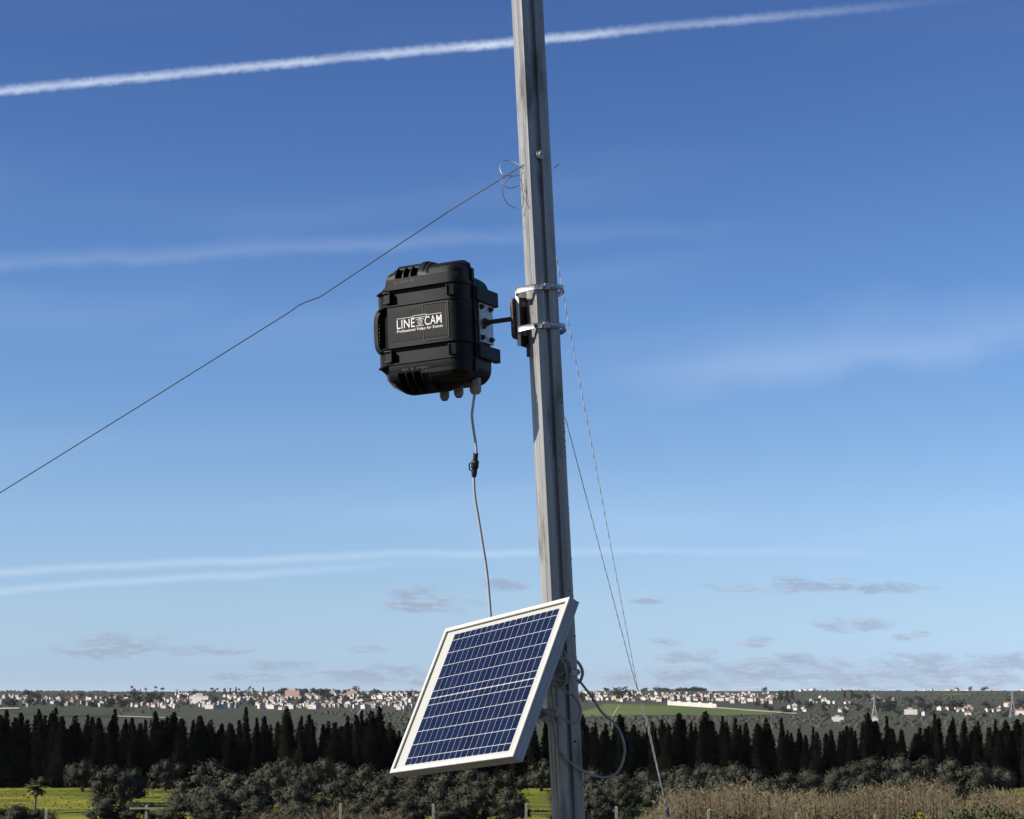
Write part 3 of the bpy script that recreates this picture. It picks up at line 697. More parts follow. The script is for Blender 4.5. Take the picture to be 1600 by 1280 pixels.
LD = pole_at(1130).y - .062
def Pd(pts, d0, d1): return [P(x, y, lerp(d0, d1, i / (len(pts) - 1))) for i, (x, y) in enumerate(pts)]
cable('cable_loop', 'large hanging loop of beige cable to the right of the pole', 'cable', Pd([(858, 1062), (861.6, 1080), (864.6, 1103), (864, 1127), (870.4, 1162), (885, 1185.5), (909.7, 1204), (935.5, 1213.6), (956.6, 1212.4), (969.5, 1199.5), (976, 1176), (973, 1154), (962.4, 1132.7), (941.3, 1114), (927.3, 1092.9), (914, 1075), (905, 1064), (897, 1058)], LD, LD + .11), .0026, M_cableb)
cable('cable_loop', 'small loop of beige cable hanging across the front of the pole', 'cable', Pd([(856, 1058), (868, 1067), (883, 1080), (896.8, 1088), (906, 1103.4), (906.8, 1118.7), (902.7, 1128), (893, 1130), (880, 1123), (865, 1116), (847.6, 1108), (838, 1104)], LD + .0, LD - .02), .0031, M_cableb)
cable('cable_loop', 'short arc of beige cable bulging past the right edge of the pole', 'cable', Pd([(893, 1028), (901, 1033), (907.5, 1041.6), (910.3, 1051), (908.5, 1060), (905, 1066), (896, 1070)], LD + .06, LD + .11), .0033, M_cableb)
coil = thing('cable_coil', 'tangled coil of beige cable tucked behind the solar panel', 'cable', loc=P(872, 1045, LD))
cinv = coil.location.copy()
for k in range(9):
    cx, cy = 871 + rng.uniform(-7, 6), 1044 + rng.uniform(-12, 12); rx, ry = rng.uniform(10, 18), rng.uniform(16, 30); ph = rng.uniform(-.7, .5); pp = []
    for j in range(14):
        a = 2 * math.pi * j / 14; ex, ey = rx * math.cos(a), ry * math.sin(a)
        pp.append(P(cx + ex * math.cos(ph) - ey * math.sin(ph), cy + ex * math.sin(ph) + ey * math.cos(ph), LD - .018 + .006 * k * .7 + .006 * math.sin(a + k)) - cinv)
    g = MB(); g.tube(smooth_path(pp + [pp[0]], 4), .0026, 7, cap=False); g.build('cable_turn', M_cableb, coil, smooth=True)

def wire(name, label, pts, r, group, sub=1, seg=.012, m=M_wire, n=4, twist=.62):
    out = []
    pts = [Vector(p) for p in pts]
    for a, b in zip(pts, pts[1:]):
        q = max(2, int((b - a).length / seg)); out += [a.lerp(b, k / q) for k in range(q)]
    out.append(pts[-1]); g = MB(); g.tube(out, r, n, twist=twist); return tag(g.build(name, m, None), label, 'wire', group)
w0 = pole_at(258) + xl * -.027
wk = P(465, 478, 3.96); wl = P(0, 770, 3.97); we = wl + (wl - wk) * 2.05
while we.z < .02: we = we.lerp(wk, .02)
wire('guy_wire', 'long guy wire running down left from the pole top', [w0, P(700, 331, 3.95), P(500, 464, 3.96), P(478, 472, 3.96), wk, P(455, 486, 3.96), P(230, 627, 3.965), wl, we], .00125, 'guy wires', m=M_wired, n=7, twist=0.0)
def line_to_ground(p, q):        # continue the sight line p->q until it meets the hilltop
    d = q - p; t = (0.0 - p.z) / d.z; return p + d * t
ra = pole_at(380) + Vector((.02, .03, 0)); rb = pole_at(632) + Vector((.02, .03, 0)); kn = P(1042, 1268, 4.9)
wire('guy_wire', 'outer of the two guy wires running down right from the pole', [ra, P(868.5, 397, 3.99), P(996, 1075, 4.62), P(1012, 1128, 4.7), kn], .00115, 'guy wires')
wire('guy_wire', 'inner of the two guy wires running down right from the pole', [rb, P(884, 655, 4.0), P(991, 1062, 4.55), P(1000, 1088, 4.62), kn], .00115, 'guy wires')
an = thing('wire_anchor', 'knotted wire anchor at the lower end of the right guy wires', 'wire', loc=kn)
gend = line_to_ground(P(996, 1075, 4.62), kn) - kn
g = MB(); g.tube([Vector((0, 0, 0)) + gend * (k / 30) for k in range(31)], .0013, 4, twist=.6); g.tube([Vector((.004, 0, 0)) + gend * (k / 30) for k in range(31)], .0013, 4, twist=.6); g.build('anchor_wire', M_wire, an)
g = MB()
for k in range(9):
    pp = [Vector((.0045 * math.cos(a) + rng.uniform(-.002, .002), .0045 * math.sin(a), .012 - k * .0035 + .003 * math.sin(a + k))) for a in [i * math.pi / 5 for i in range(10)]]
    g.tube(smooth_path(pp + [pp[0]], 3), .0013, 5, cap=False)
g.build('knot', M_wired, an)
wc = thing('wire_coil', 'loose curls of thin wire at the pole above the long guy wire', 'wire', loc=w0)
for pts in ([(813, 262), (800, 274), (786, 273), (781, 262), (786, 252), (798, 251), (811, 258)], [(812, 274), (798, 277), (787, 288), (786, 304), (793, 318), (806, 325), (818, 320), (814, 280)],
            [(811, 290), (797, 294), (786, 289), (783, 279), (790, 273)], [(813, 292), (820, 310), (827, 327)], [(866, 263), (873, 257)]):
    dd = w0.y - (.0 if pts[0][0] < 860 else -.03); g = MB(); g.tube(smooth_path([P(x, y, dd - .012 * math.sin(i)) - w0 for i, (x, y) in enumerate(pts)], 5), .0009, 5); g.build('wire_curl', M_curl, wc, smooth=True)

# ------------------------------------------------------------------ vegetation
def leaf_quad(g, c, d, wdt, ln, nrm, out=None):
    """one small leaf-clump face: a pointed quad along d; with out given it is shaded as part of a soft leafy surface facing out"""
    s = d.cross(nrm)
    if s.length < 1e-4: s = d.cross(Vector((1, 0, 0)))
    s = s.normalized() * wdt
    if out is not None:
        if s.cross(d).dot(out) < 0: s = -s
        g.fn[len(g.f)] = out.normalized()
    g.add([c - s * .6, c + s, c + d * ln, c + d * ln * .45 - s] if out is None else [c - s * .7 + d * ln * .1, c + s + d * ln * .35, c + d * ln, c - s + d * ln * .5], [(0, 1, 2, 3)])
def rv(r): 
    while True:
        v = Vector((r.uniform(-1, 1), r.uniform(-1, 1), r.uniform(-1, 1)))
        if .05 < v.length < 1: return v.normalized()
def cypress_meshes(seed):
    r = random.Random(seed); H = 1.0; g = MB(); ph = [r.uniform(0, 6.3) for _ in range(4)]
    wide = r.uniform(.15, .27); pw = r.uniform(.72, 1.25); lean = (r.uniform(-.04, .04), r.uniform(-.04, .04))
    def rad(t, a): return wide * (min(1, t / .10 + .55)) * (1 - t) ** pw * (1 + .22 * math.sin(3 * a + ph[0] + t * 9) + .16 * math.sin(17 * t + ph[1] + a * 2))
    rings = []
    for k in range(9):
        t = .03 + .9 * k / 8; rings.append([(rad(t, a) * .84 * math.cos(a), rad(t, a) * .84 * math.sin(a), t) for a in [i * math.pi / 5 for i in range(10)]])
    g.loft(rings)
    for k in range(1000):
        t = r.random() ** 1.15 * .97 + .02; a = r.uniform(0, 2 * math.pi); rr = rad(t, a) * r.uniform(.6, 1.08)
        c = Vector((rr * math.cos(a), rr * math.sin(a), t)); o = Vector((math.cos(a), math.sin(a), 0))
        d = (o * r.uniform(.3, .9) + Vector((0, 0, r.uniform(.5, 1.0))) + rv(r) * .25).normalized(); s = r.uniform(.022, .05) * (1.1 - .4 * t)
        leaf_quad(g, c, d, s * .36, s * 1.35, (o + rv(r) * .8).normalized(), o + Vector((0, 0, .25)) + rv(r) * .45)
    # a few side leaders that break the outline
    for k in range(r.randint(2, 5)):
        t = r.uniform(.45, .85); a = r.uniform(0, 6.28); rr = rad(t, a)
        for j in range(12):
            c = Vector((rr * math.cos(a), rr * math.sin(a), t + j * .007)); leaf_quad(g, c + rv(r) * .008, (Vector((math.cos(a) * .3, math.sin(a) * .3, 1)) + rv(r) * .3).normalized(), .011, .045, rv(r))
    for j in range(16): leaf_quad(g, Vector((0, 0, .90 + j * .006)) + rv(r) * .010 * (1 - j / 16), (Vector((0, 0, 1)) + rv(r) * .35).normalized(), .010, .035, rv(r))
    g.v = [(x + lean[0] * z * z, y + lean[1] * z * z, z) for x, y, z in g.v]
    tr = MB(); tr.tube([(0, 0, -.03), (0, 0, .06), (.004, 0, .5)], [.017, .013, .006], 7)
    return g.mesh('crown', M_cyp), tr.mesh('trunk', M_bark)
CY = [cypress_meshes(100 + i) for i in range(11)]
def plant(name, label, cat, loc, crown, trunk, sx, sz, rot, group):
    o = thing(name, label, cat, loc, group); o.rotation_euler = (0, 0, rot); o.scale = (sx, sx, sz)
    link('crown', crown, o); link('trunk', trunk, o); return o
def px_of(p):
    q = p - EYE; c, s = math.cos(PITCH), math.sin(PITCH); dp = q.y * c + q.z * s
    return 800 + F * q.x / dp, 640 - F * (-q.y * s + q.z * c) / dp
# heights of the hedge read along the picture: (x, top y)
HT = [(-80, 1122), (10, 1113), (30, 1116), (62, 1111), (85, 1108), (118, 1122), (135, 1118), (175, 1112), (205, 1124), (245, 1115), (272, 1114), (310, 1122), (330, 1128), (385, 1109), (410, 1124), (447, 1110), (480, 1120), (510, 1128), (540, 1122), (565, 1112), (590, 1106), (612, 1130), (640, 1124),
      (700, 1118), (760, 1122), (820, 1120), (914, 1116), (945, 1132), (972, 1118), (988, 1134), (1020, 1130), (1036, 1126), (1060, 1118), (1080, 1132), (1104, 1114), (1128, 1122), (1150, 1126), (1166, 1132), (1196, 1124), (1222, 1125), (1250, 1140), (1272, 1138), (1300, 1143), (1325, 1136), (1360, 1116), (1388, 1122), (1410, 1142), (1440, 1138), (1465, 1117), (1490, 1124), (1505, 1126), (1530, 1130), (1556, 1126), (1580, 1130), (1592, 1127), (1680, 1128)]
def topy(x):
    for (a, ya), (b, yb) in zip(HT, HT[1:]):
        if x <= b: return ya + (yb - ya) * (x - a) / (b - a)
    return 1126
ORD = ['first', 'second', 'third', 'fourth', 'fifth', 'sixth', 'seventh', 'eighth', 'ninth', 'tenth', 'eleventh', 'twelfth', 'thirteenth', 'fourteenth', 'fifteenth', 'sixteenth', 'seventeenth', 'eighteenth', 'nineteenth', 'twentieth', 'twenty-first', 'twenty-second', 'twenty-third', 'twenty-fourth', 'twenty-fifth', 'twenty-sixth', 'twenty-seventh', 'twenty-eighth', 'twenty-ninth', 'thirtieth', 'thirty-first', 'thirty-second', 'thirty-third', 'thirty-fourth', 'thirty-fifth', 'thirty-sixth']
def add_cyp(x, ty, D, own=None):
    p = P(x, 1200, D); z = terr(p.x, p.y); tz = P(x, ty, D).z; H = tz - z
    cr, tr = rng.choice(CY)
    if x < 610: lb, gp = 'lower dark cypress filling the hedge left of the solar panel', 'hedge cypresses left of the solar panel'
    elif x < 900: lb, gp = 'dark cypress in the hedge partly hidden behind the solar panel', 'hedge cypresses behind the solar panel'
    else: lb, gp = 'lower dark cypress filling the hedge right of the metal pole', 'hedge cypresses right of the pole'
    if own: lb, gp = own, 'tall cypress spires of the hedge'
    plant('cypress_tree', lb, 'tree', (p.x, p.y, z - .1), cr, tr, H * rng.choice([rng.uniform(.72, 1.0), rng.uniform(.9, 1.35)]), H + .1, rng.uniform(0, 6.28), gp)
cl = cr_ = 0
for (x, ty) in HT:
    own = None
    if 0 < x < 610: own = 'tall black cypress spire, %s from the left edge of the picture' % ORD[cl]; cl += 1
    elif 905 < x < 1600: own = 'tall black cypress spire, %s to the right of the pole' % ORD[cr_]; cr_ += 1
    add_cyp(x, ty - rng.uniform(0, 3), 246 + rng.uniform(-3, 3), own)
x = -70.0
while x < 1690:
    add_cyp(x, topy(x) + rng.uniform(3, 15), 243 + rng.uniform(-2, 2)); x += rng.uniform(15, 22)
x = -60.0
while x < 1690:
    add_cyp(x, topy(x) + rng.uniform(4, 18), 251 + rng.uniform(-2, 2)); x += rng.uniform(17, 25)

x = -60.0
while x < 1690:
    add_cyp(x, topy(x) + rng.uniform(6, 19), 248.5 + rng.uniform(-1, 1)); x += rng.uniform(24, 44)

def olive_meshes(seed):
    r = random.Random(seed); g = MB(); tr = MB()          # unit tree: height 1, width about 1.05
    lobes = []
    for k in range(r.randint(22, 28)):
        a = r.uniform(0, 6.28); q = math.sqrt(r.random()) * .38; z = r.uniform(.20, .80) - q * .22
        lobes.append((Vector((q * math.cos(a), q * math.sin(a), z)), r.uniform(.11, .19)))
    lobes.append((Vector((r.uniform(-.1, .1), r.uniform(-.1, .1), .80)), .17))
    for c, R0 in lobes:
        rings = []
        for k in range(5):
            t = math.pi * (k + .5) / 5; rings.append([(c.x + R0 * .62 * math.sin(t) * math.cos(a), c.y + R0 * .62 * math.sin(t) * math.sin(a), c.z - R0 * .62 * math.cos(t)) for a in [i * math.pi / 3.5 for i in range(7)]])
        g.loft(rings)
        for j in range(int(210 * (R0 / .17) ** 2)):
            n = rv(r); 
            if n.z < -.6: continue
            p = c + n * R0 * r.uniform(.62, 1.22); d = (n * .6 + rv(r) * .9 + Vector((0, 0, .25))).normalized(); s = r.uniform(.020, .042)
            leaf_quad(g, p, d, s * .42, s * 1.3, (n + rv(r) * .6).normalized(), n * .8 + (p - Vector((0, 0, .45))) * .9 + rv(r) * .28)
    tr.tube([(0, 0, -.05), (.01, 0, .12), (-.01, .01, .28)], [.055, .045, .035], 8)
    for k in range(5):
        a = k * 1.25 + r.uniform(-.3, .3); tr.tube([(-.01, .01, .24), (.13 * math.cos(a), .13 * math.sin(a), .38), (.25 * math.cos(a), .25 * math.sin(a), .58)], [.028, .02, .009], 6)
    return g.mesh('crown', M_olive), tr.mesh('trunk', M_bark)
OL = [olive_meshes(300 + i) for i in range(7)]
OLIVES = [(130, 1187, 228, 50), (172, 1196, 222, 62), (205, 1200, 218, 52), (258, 1186, 226, 50), (300, 1206, 214, 66), (338, 1186, 226, 66), (372, 1206, 213, 70), (425, 1196, 219, 64), (440, 1184, 228, 58), (476, 1192, 224, 58), (505, 1184, 229, 60), (540, 1196, 221, 60), (575, 1194, 224, 62), (612, 1200, 222, 60),
          (655, 1196, 224, 66), (700, 1206, 218, 66), (742, 1198, 224, 60), (790, 1204, 220, 62), (846, 1186, 226, 44), (930, 1200, 224, 60), (968, 1206, 220, 60), (1012, 1202, 225, 62), (1060, 1196, 228, 60), (1102, 1193, 229, 56), (1146, 1190, 230, 62), (1182, 1204, 224, 56),
          (1228, 1204, 224, 56), (1262, 1202, 226, 52), (1300, 1200, 226, 54), (1332, 1190, 228, 60), (1362, 1182, 230, 62), (1406, 1178, 231, 64), (1446, 1182, 229, 58), (1490, 1184, 228, 62), (1528, 1192, 226, 54), (1560, 1198, 224, 46),
          (330, 1224, 200, 66), (395, 1222, 198, 66), (455, 1222, 201, 68), (520, 1220, 202, 70), (585, 1222, 199, 70), (640, 1226, 197, 62), (690, 1228, 200, 62), (735, 1222, 202, 70), (800, 1230, 199, 50), (880, 1232, 196, 54), (930, 1226, 200, 62), (975, 1224, 203, 60), (1030, 1218, 206, 62), (1085, 1214, 209, 60), (1130, 1216, 210, 58),
          (1200, 1216, 211, 58), (1420, 1202, 214, 66), (1340, 1206, 214, 62), (1480, 1208, 214, 58),
          (22, 1256, 176, 66), (62, 1264, 170, 50), (168, 1243, 188, 60), (215, 1252, 180, 56), (275, 1248, 182, 58), (340, 1246, 184, 66), (405, 1246, 182, 62), (470, 1250, 182, 62), (560, 1252, 182, 62), (640, 1248, 184, 62), (700, 1252, 180, 60), (790, 1254, 182, 46), (900, 1256, 180, 50), (-30, 1250, 182, 70)]
for i, (x, ty, D, wpx) in enumerate(OLIVES):
    D = min(233, max(168, 34800 / (ty + .95 * wpx - 1083)))
    p = P(x, 1200, D); z = terr(p.x, p.y); H = (P(x, ty, D).z - z) / .97; wd = wpx / F * D / 1.02
    row = 'back' if i < 36 else ('middle' if i < 55 else 'front'); side = 'left of the solar panel' if x < 610 else ('behind the solar panel' if x < 862 else 'right of the pole')
    nth = sorted(t[0] for k_, t in enumerate(OLIVES) if ('back' if k_ < 36 else ('middle' if k_ < 55 else 'front')) == row and ('left of the solar panel' if t[0] < 610 else ('behind the solar panel' if t[0] < 862 else 'right of the pole')) == side).index(x)
    lb, gp = 'olive tree, %s from left in the %s row %s' % (ORD[nth], row, side), 'olive trees of the grove'
    cr, tr = OL[i % len(OL)]
    plant('olive_tree', lb, 'tree', (p.x, p.y, z), cr, tr, wd * 1.22, H, rng.uniform(0, 6.28), gp)

# little palm on the bright grass at the left
pp = P(57, 1200, 190); pz = terr(pp.x, pp.y); ph_ = P(57, 1209, 190).z - pz
palm = thing('palm_tree', 'small palm with a round ragged crown on the bright grass at the left', 'tree', (pp.x, pp.y, pz))
g = MB(); g.tube([(0, 0, -.2), (.04, 0, ph_ * .3), (0, 0, ph_ * .62)], [.13, .11, .14], 8); g.build('trunk', M_bark, palm, smooth=True)
r = random.Random(5); g = MB()
for j in range(60): n = rv(r); leaf_quad(g, Vector((0, 0, ph_ * .55)) + Vector((n.x * .22, n.y * .22, n.z * .3)), (Vector((n.x * .6, n.y * .6, -1))).normalized(), .06, .4, n)
g.build('dead_frond_skirt', M_bark, palm, fix=False)
for k in range(40):
    a = r.uniform(0, 6.28); e = r.uniform(-.5, 1.4); g = MB(); L_ = ph_ * r.uniform(.25, .34); q = Vector((0, 0, ph_ * .63)); d = Vector((math.cos(a) * math.cos(e), math.sin(a) * math.cos(e), math.sin(e)))
    sdv = d.cross(Vector((0, 0, 1))).normalized()
    for j in range(9):
        q2 = q + d * L_ / 9; 
        for s in (-1, 1):
            dd = (d + sdv * s * 1.1 - Vector((0, 0, .25))).normalized(); leaf_quad(g, q, dd, .11, L_ * (.34 if j < 6 else .22), Vector((0, 0, 1)) + rv(r) * .3)
        q = q2; d = (d - Vector((0, 0, .10))).normalized()
    g.build('frond', M_palm, palm, fix=False)

# thicket of dry reeds at the lower right
r = random.Random(11); g = MB()
def in_reeds(x): return (1000 < x < 1480) or (1490 < x < 1660)
n = 0
while n < 17000:
    x = r.uniform(985, 1680); D = r.uniform(96, 128)
    p = P(x, 1200, D); z = terr(p.x, p.y)
    ty = 1244 - 12 * min(1, max(0, (x - 1000) / 200)) + 9 * math.sin(x * .021) + 6 * math.sin(x * .063 + 1) + (16 if 1478 < x < 1520 else 0) - (4 if x > 1520 else 0)
    if x < 1050: ty += (1050 - x) * .5
    H = (P(x, ty, 112).z - terr(P(x, 1200, 112).x, 112)) * r.uniform(.72, 1.06)
    if H < .6: n += 1; continue
    lean = Vector((r.uniform(-.16, .22), r.uniform(-.1, .1), 1)).normalized(); b = Vector((p.x, p.y, z)); s = Vector((r.uniform(-1, 1), r.uniform(-.4, .4), 0)).normalized() * r.uniform(.008, .018)
    t = b + lean * H; m = b + lean * H * .55
    g.add([b - s, b + s, m + s, t, m - s], [(0, 1, 2, 3, 4)], 0)
    for j in range(r.randint(3, 6)):
        q = b + lean * H * r.uniform(.3, .97); d = Vector((r.uniform(-1, 1), r.uniform(-.6, .6), r.uniform(.1, 1.0))).normalized(); leaf_quad(g, q, d, r.uniform(.014, .028), r.uniform(.2, .42), rv(r), Vector((-.3, -.6, .6)) + rv(r) * .5)
    n += 1
tag(g.build('dry_reeds', M_reed, None, fix=False), 'tall dry tan reeds growing in a thicket at the lower right', 'reeds', kind='stuff')
r = random.Random(12); g = MB()
for n in range(2600):
    x = r.uniform(400, 640); D = r.uniform(120, 134); p = P(x, 1200, D); z = terr(p.x, p.y); ty = 1268 + 5 * math.sin(x * .07) + abs(x - 520) * .07
    H = (P(x, ty, 127).z - terr(P(x, 1200, 127).x, 127)) * r.uniform(.75, 1.05); b = Vector((p.x, p.y, z)); lean = Vector((r.uniform(-.2, .2), r.uniform(-.1, .1), 1)).normalized(); s = Vector((1, r.uniform(-.4, .4), 0)).normalized() * r.uniform(.012, .03)
    g.add([b - s, b + s, b + lean * H * .55 + s, b + lean * H, b + lean * H * .55 - s], [(0, 1, 2, 3, 4)])
    for j in range(4): leaf_quad(g, b + lean * H * r.uniform(.4, .97), Vector((r.uniform(-1, 1), r.uniform(-.6, .6), r.uniform(.1, 1.0))).normalized(), r.uniform(.02, .045), r.uniform(.3, .6), rv(r))
tag(g.build('dry_reeds', M_reed, None, fix=False), 'low dry reeds at the bottom edge left of the solar panel', 'reeds', kind='stuff')

# tufts standing in the open grass between the trees
r = random.Random(14); g = MB()
for n in range(2600):
    D = r.uniform(172, 246); x = r.uniform(-30, 1640); p = P(x, 1200, D); b = Vector((p.x, p.y, terr(p.x, p.y)))
    if noise.noise(Vector((b.x * .12, b.y * .05, 7))) < -.1: continue
    for j in range(4):
        leaf_quad(g, b + Vector((r.uniform(-.5, .5), r.uniform(-.5, .5), 0)), Vector((r.uniform(-.7, .7), r.uniform(-.5, .5), 1)).normalized(), r.uniform(.06, .15), r.uniform(.08, .20), rv(r), Vector((-.5, -.3, 1)))
M_tuft = leafmat('grass_tuft', (.050, .062, .011), (.095, .103, .014), (.18, .17, .02), .3)
tag(g.build('grass_tufts', M_tuft, None, fix=False), 'rough grass tufts in the yellow-green field', 'grass', kind='stuff')
# shrubs at the lower right and by the fence
def shrub_mesh(seed, m):
    r = random.Random(seed); g = MB()
    for k in range(9):
        a = r.uniform(0, 6.28); q = math.sqrt(r.random()) * .34; c = Vector((q * math.cos(a), q * math.sin(a), r.uniform(.15, .68))); R0 = r.uniform(.16, .26)
        for j in range(280):
            n = rv(r); p = c + n * R0 * r.uniform(.5, 1.1); s = r.uniform(.02, .042); leaf_quad(g, p, (n + rv(r) * .9).normalized(), s * .45, s * 1.3, (n + rv(r) * .7).normalized(), n + rv(r) * .4)
    return g.mesh('crown', m)
tr = MB(); 
for k in range(5): tr.tube([(0, 0, -.05), (.08 * math.cos(k * 1.26), .08 * math.sin(k * 1.26), .25), (.2 * math.cos(k * 1.26), .2 * math.sin(k * 1.26), .55)], [.03, .02, .008], 5)
TRS = tr.mesh('stem', M_bark)
SHR = [('dark_green_shrub', M_bush, 21), ('dark_green_shrub', M_bush, 22), ('yellow_shrub', M_ybush, 23)]
SHM = [shrub_mesh(s, m) for _, m, s in SHR]
for x, ty, D, wpx, k, lb in ((1444, 1255, 92, 38, 2, 'yellow flowering shrub among the reeds at the bottom right'), (1395, 1261, 93, 95, 0, 'dark green shrub left of the yellow shrub at the bottom right'), (1500, 1246, 94, 95, 1, 'largest dark green shrub in front of the reeds at the right'),
                             (1572, 1252, 92, 95, 0, 'dark green shrub in the bottom right corner'), (1300, 1266, 94, 85, 1, 'low dark shrub in front of the reeds near the middle fence post'), (1180, 1266, 94, 75, 0, 'low dark shrub in front of the reeds beside the fence post'), (1130, 1262, 95, 60, 1, 'small dark shrub half hidden in the left end of the reeds'),
                             (980, 1262, 120, 50, 0, 'low dark green shrub just right of the pole base'), (88, 1262, 150, 30, 1, 'low dark shrub beside the leftmost fence post')):
    p = P(x, 1200, D); z = terr(p.x, p.y); H = (P(x, ty, D).z - z) / .9; wd = wpx / F * D / .95
    o = thing(SHR[k][0], lb, 'shrub', (p.x, p.y, z)); o.scale = (wd, wd, H); o.rotation_euler = (0, 0, rng.uniform(0, 6)); link('crown', SHM[k], o); link('stem', TRS, o)

# fence posts on the slope
for i, (x, ty) in enumerate(((73, 1264), (229, 1258), (532, 1255), (677, 1256), (822, 1256), (963, 1260), (1107, 1265), (1244, 1269), (1367, 1272))):
    D = 66 + i * .6; p = P(x, 1260, D); z = terr(p.x, p.y); H = P(x, ty, D).z - z
    names = ['leftmost', 'second', 'third', 'fourth', 'fifth', 'sixth', 'seventh', 'eighth', 'last']
    o = thing('fence_post', 'pale concrete fence post, %s from the left along the bottom edge' % names[i], 'fence post', (p.x, p.y, z), 'fence posts along the bottom edge')
    s = .048; g = MB(); g.loft([[(-s, -s, -.3), (s, -s, -.3), (s, s, -.3), (-s, s, -.3)], [(-s, -s, H - .03), (s, -s, H - .03), (s, s, H - .03), (-s, s, H - .03)], [(-s * .7, -s * .7, H), (s * .7, -s * .7, H), (s * .7, s * .7, H), (-s * .7, s * .7, H)]]); g.build('shaft', M_conc, o)
    if i == 1: g = MB(); g.box((-.58, -.09, H - .14), (.62, -.05, H - .08)); g.build('rail', M_conc, o)
    if i in (4, 6): g = MB(); g.tube([(0, 0, H - .03), (.05, 0, H + .02), (.17, 0, H - .06)], .03, 6); g.build('bent_arm', M_conc, o)

# ------------------------------------------------------------------ far slope: scrub, trees, town, pylons
r = random.Random(31); g = MB()
def low_bush(g, c, s, r):
    n = 6; top_ = Vector((c.x + r.uniform(-.3, .3) * s, c.y, c.z + s * r.uniform(.8, 1.2))); vs = [top_]
    for k in range(n): a = 2 * math.pi * k / n + r.uniform(-.3, .3); q = s * r.uniform(.7, 1.15); vs.append(Vector((c.x + q * .75 * math.cos(a), c.y + q * .75 * math.sin(a), c.z + s * r.uniform(.4, .75))))
    for k in range(n): a = 2 * math.pi * k / n; q = s * r.uniform(.8, 1.1); vs.append(Vector((c.x + q * math.cos(a), c.y + q * math.sin(a), c.z - .3)))
    fs = [(0, 1 + k, 1 + (k + 1) % n) for k in range(n)] + [(1 + k, 1 + n + k, 1 + n + (k + 1) % n, 1 + (k + 1) % n) for k in range(n)]
    g.add(vs, fs)
def in_field(px_, py_):
    return (915 < px_ < 1215 and 1098 < py_ < 1120 and (py_ > 1099 + max(0, (px_ - 950)) * .045)) or (15 < px_ < 185 and 1110.5 < py_ < 1120)
for n in range(15000):
    y = 700 + 2900 * r.random() ** 1.15; xx = r.uniform(-.34, .34) * y; 
    if noise.noise(Vector((xx * .006, y * .003, 9))) < -.12 + .3 * r.random(): continue
    z = terr(xx, y); p = Vector((xx, y, z)); a, b = px_of(p)
    if in_field(a, b): continue
    low_bush(g, p, r.uniform(1.2, 3.0), r)
tag(g.build('distant_scrub', M_scrub, None, fix=False), 'dark scrub and orchards covering the far slope', 'scrub', kind='stuff')

def far_tree_mesh(seed, shape):
    r = random.Random(seed); g = MB(); tr = MB()
    if shape == 'round':
        for k in range(10):
            c = Vector((r.uniform(-.28, .28), r.uniform(-.28, .28), r.uniform(.18, .76))); R0 = r.uniform(.17, .26)
            for j in range(42): n = rv(r); s = r.uniform(.07, .14); leaf_quad(g, c + n * R0 * r.uniform(.5, 1.05), (n + rv(r)).normalized(), s * .5, s, (n + rv(r) * .6).normalized(), n + rv(r) * .3)
    elif shape == 'pine':
        for j in range(260):
            t = r.random(); a = r.uniform(0, 6.28); q = .17 * (1 - t) ** .7 * r.uniform(.4, 1.1); o = Vector((math.cos(a), math.sin(a), 0)); s = r.uniform(.06, .12); leaf_quad(g, Vector((q * o.x, q * o.y, .06 + t * .9)), (o * .8 + Vector((0, 0, .7)) + rv(r) * .4).normalized(), s * .45, s, rv(r))
    else:
        for j in range(40):
            a = r.uniform(0, 6.28); e = r.uniform(-.5, 1.2); leaf_quad(g, Vector((0, 0, .86)), Vector((math.cos(a) * math.cos(e), math.sin(a) * math.cos(e), math.sin(e))), .04, .26, rv(r))
    tr.tube([(0, 0, -.05), (0, 0, .5 if shape != 'palm' else .88)], [.035, .02] if shape != 'palm' else [.03, .022], 6)
    return g.mesh('crown', M_farleaf), tr.mesh('trunk', M_bark)
FT = {k: [far_tree_mesh(50 + i + 10 * j, k) for i in range(3)] for j, k in enumerate(('round', 'pine', 'palm'))}
def far_tree(x, by, hpx, shape, lb, gp, wf=1.0):
    p = far_point(x, by); H = hpx / F * p.y; cr, tr = rng.choice(FT[shape])
    nm = {'round': 'broadleaf_tree', 'pine': 'conifer_tree', 'palm': 'tall_palm_tree'}[shape]
    plant(nm, lb, 'tree', (p.x, p.y, p.z - .4), cr, tr, H * wf, H, rng.uniform(0, 6), gp)
r = random.Random(77)
for k in range(46):     # palms and conifers standing up against the sky over the left town
    x = r.uniform(205, 480); sh = r.choice(['palm', 'palm', 'pine']); far_tree(x, 1086 + r.uniform(-1, 3), r.uniform(7, 13), sh, 'thin %s against the sky above the left part of the town' % ('palm' if sh == 'palm' else 'conifer'), '%ss above the left part of the town' % sh, 1.0 if sh == 'palm' else .8)
for k in range(70):
    x = r.uniform(-10, 600); far_tree(x, r.uniform(1086, 1106), r.uniform(7, 13), 'round', 'dark round tree among the houses of the left part of the town', 'trees among the left houses', r.uniform(.9, 1.5))
for x, by, hh in ((215, 1098, 18), (230, 1099, 17), (45, 1100, 16), (20, 1104, 16), (170, 1106, 16), (182, 1100, 14), (90, 1092, 10), (240, 1094, 15), (505, 1092, 16), (512, 1094, 14), (555, 1084, 12), (640, 1088, 11), (590, 1086, 13)):
    far_tree(x, by, hh, 'round', 'large dark tree standing out from the left part of the town', 'large trees in the left part of the town', 1.25)
for k in range(26): far_tree(r.uniform(440, 560), 1083, r.uniform(6, 9), 'round', 'tree in the dark row on the skyline above the town', 'skyline trees above the town', 1.4)
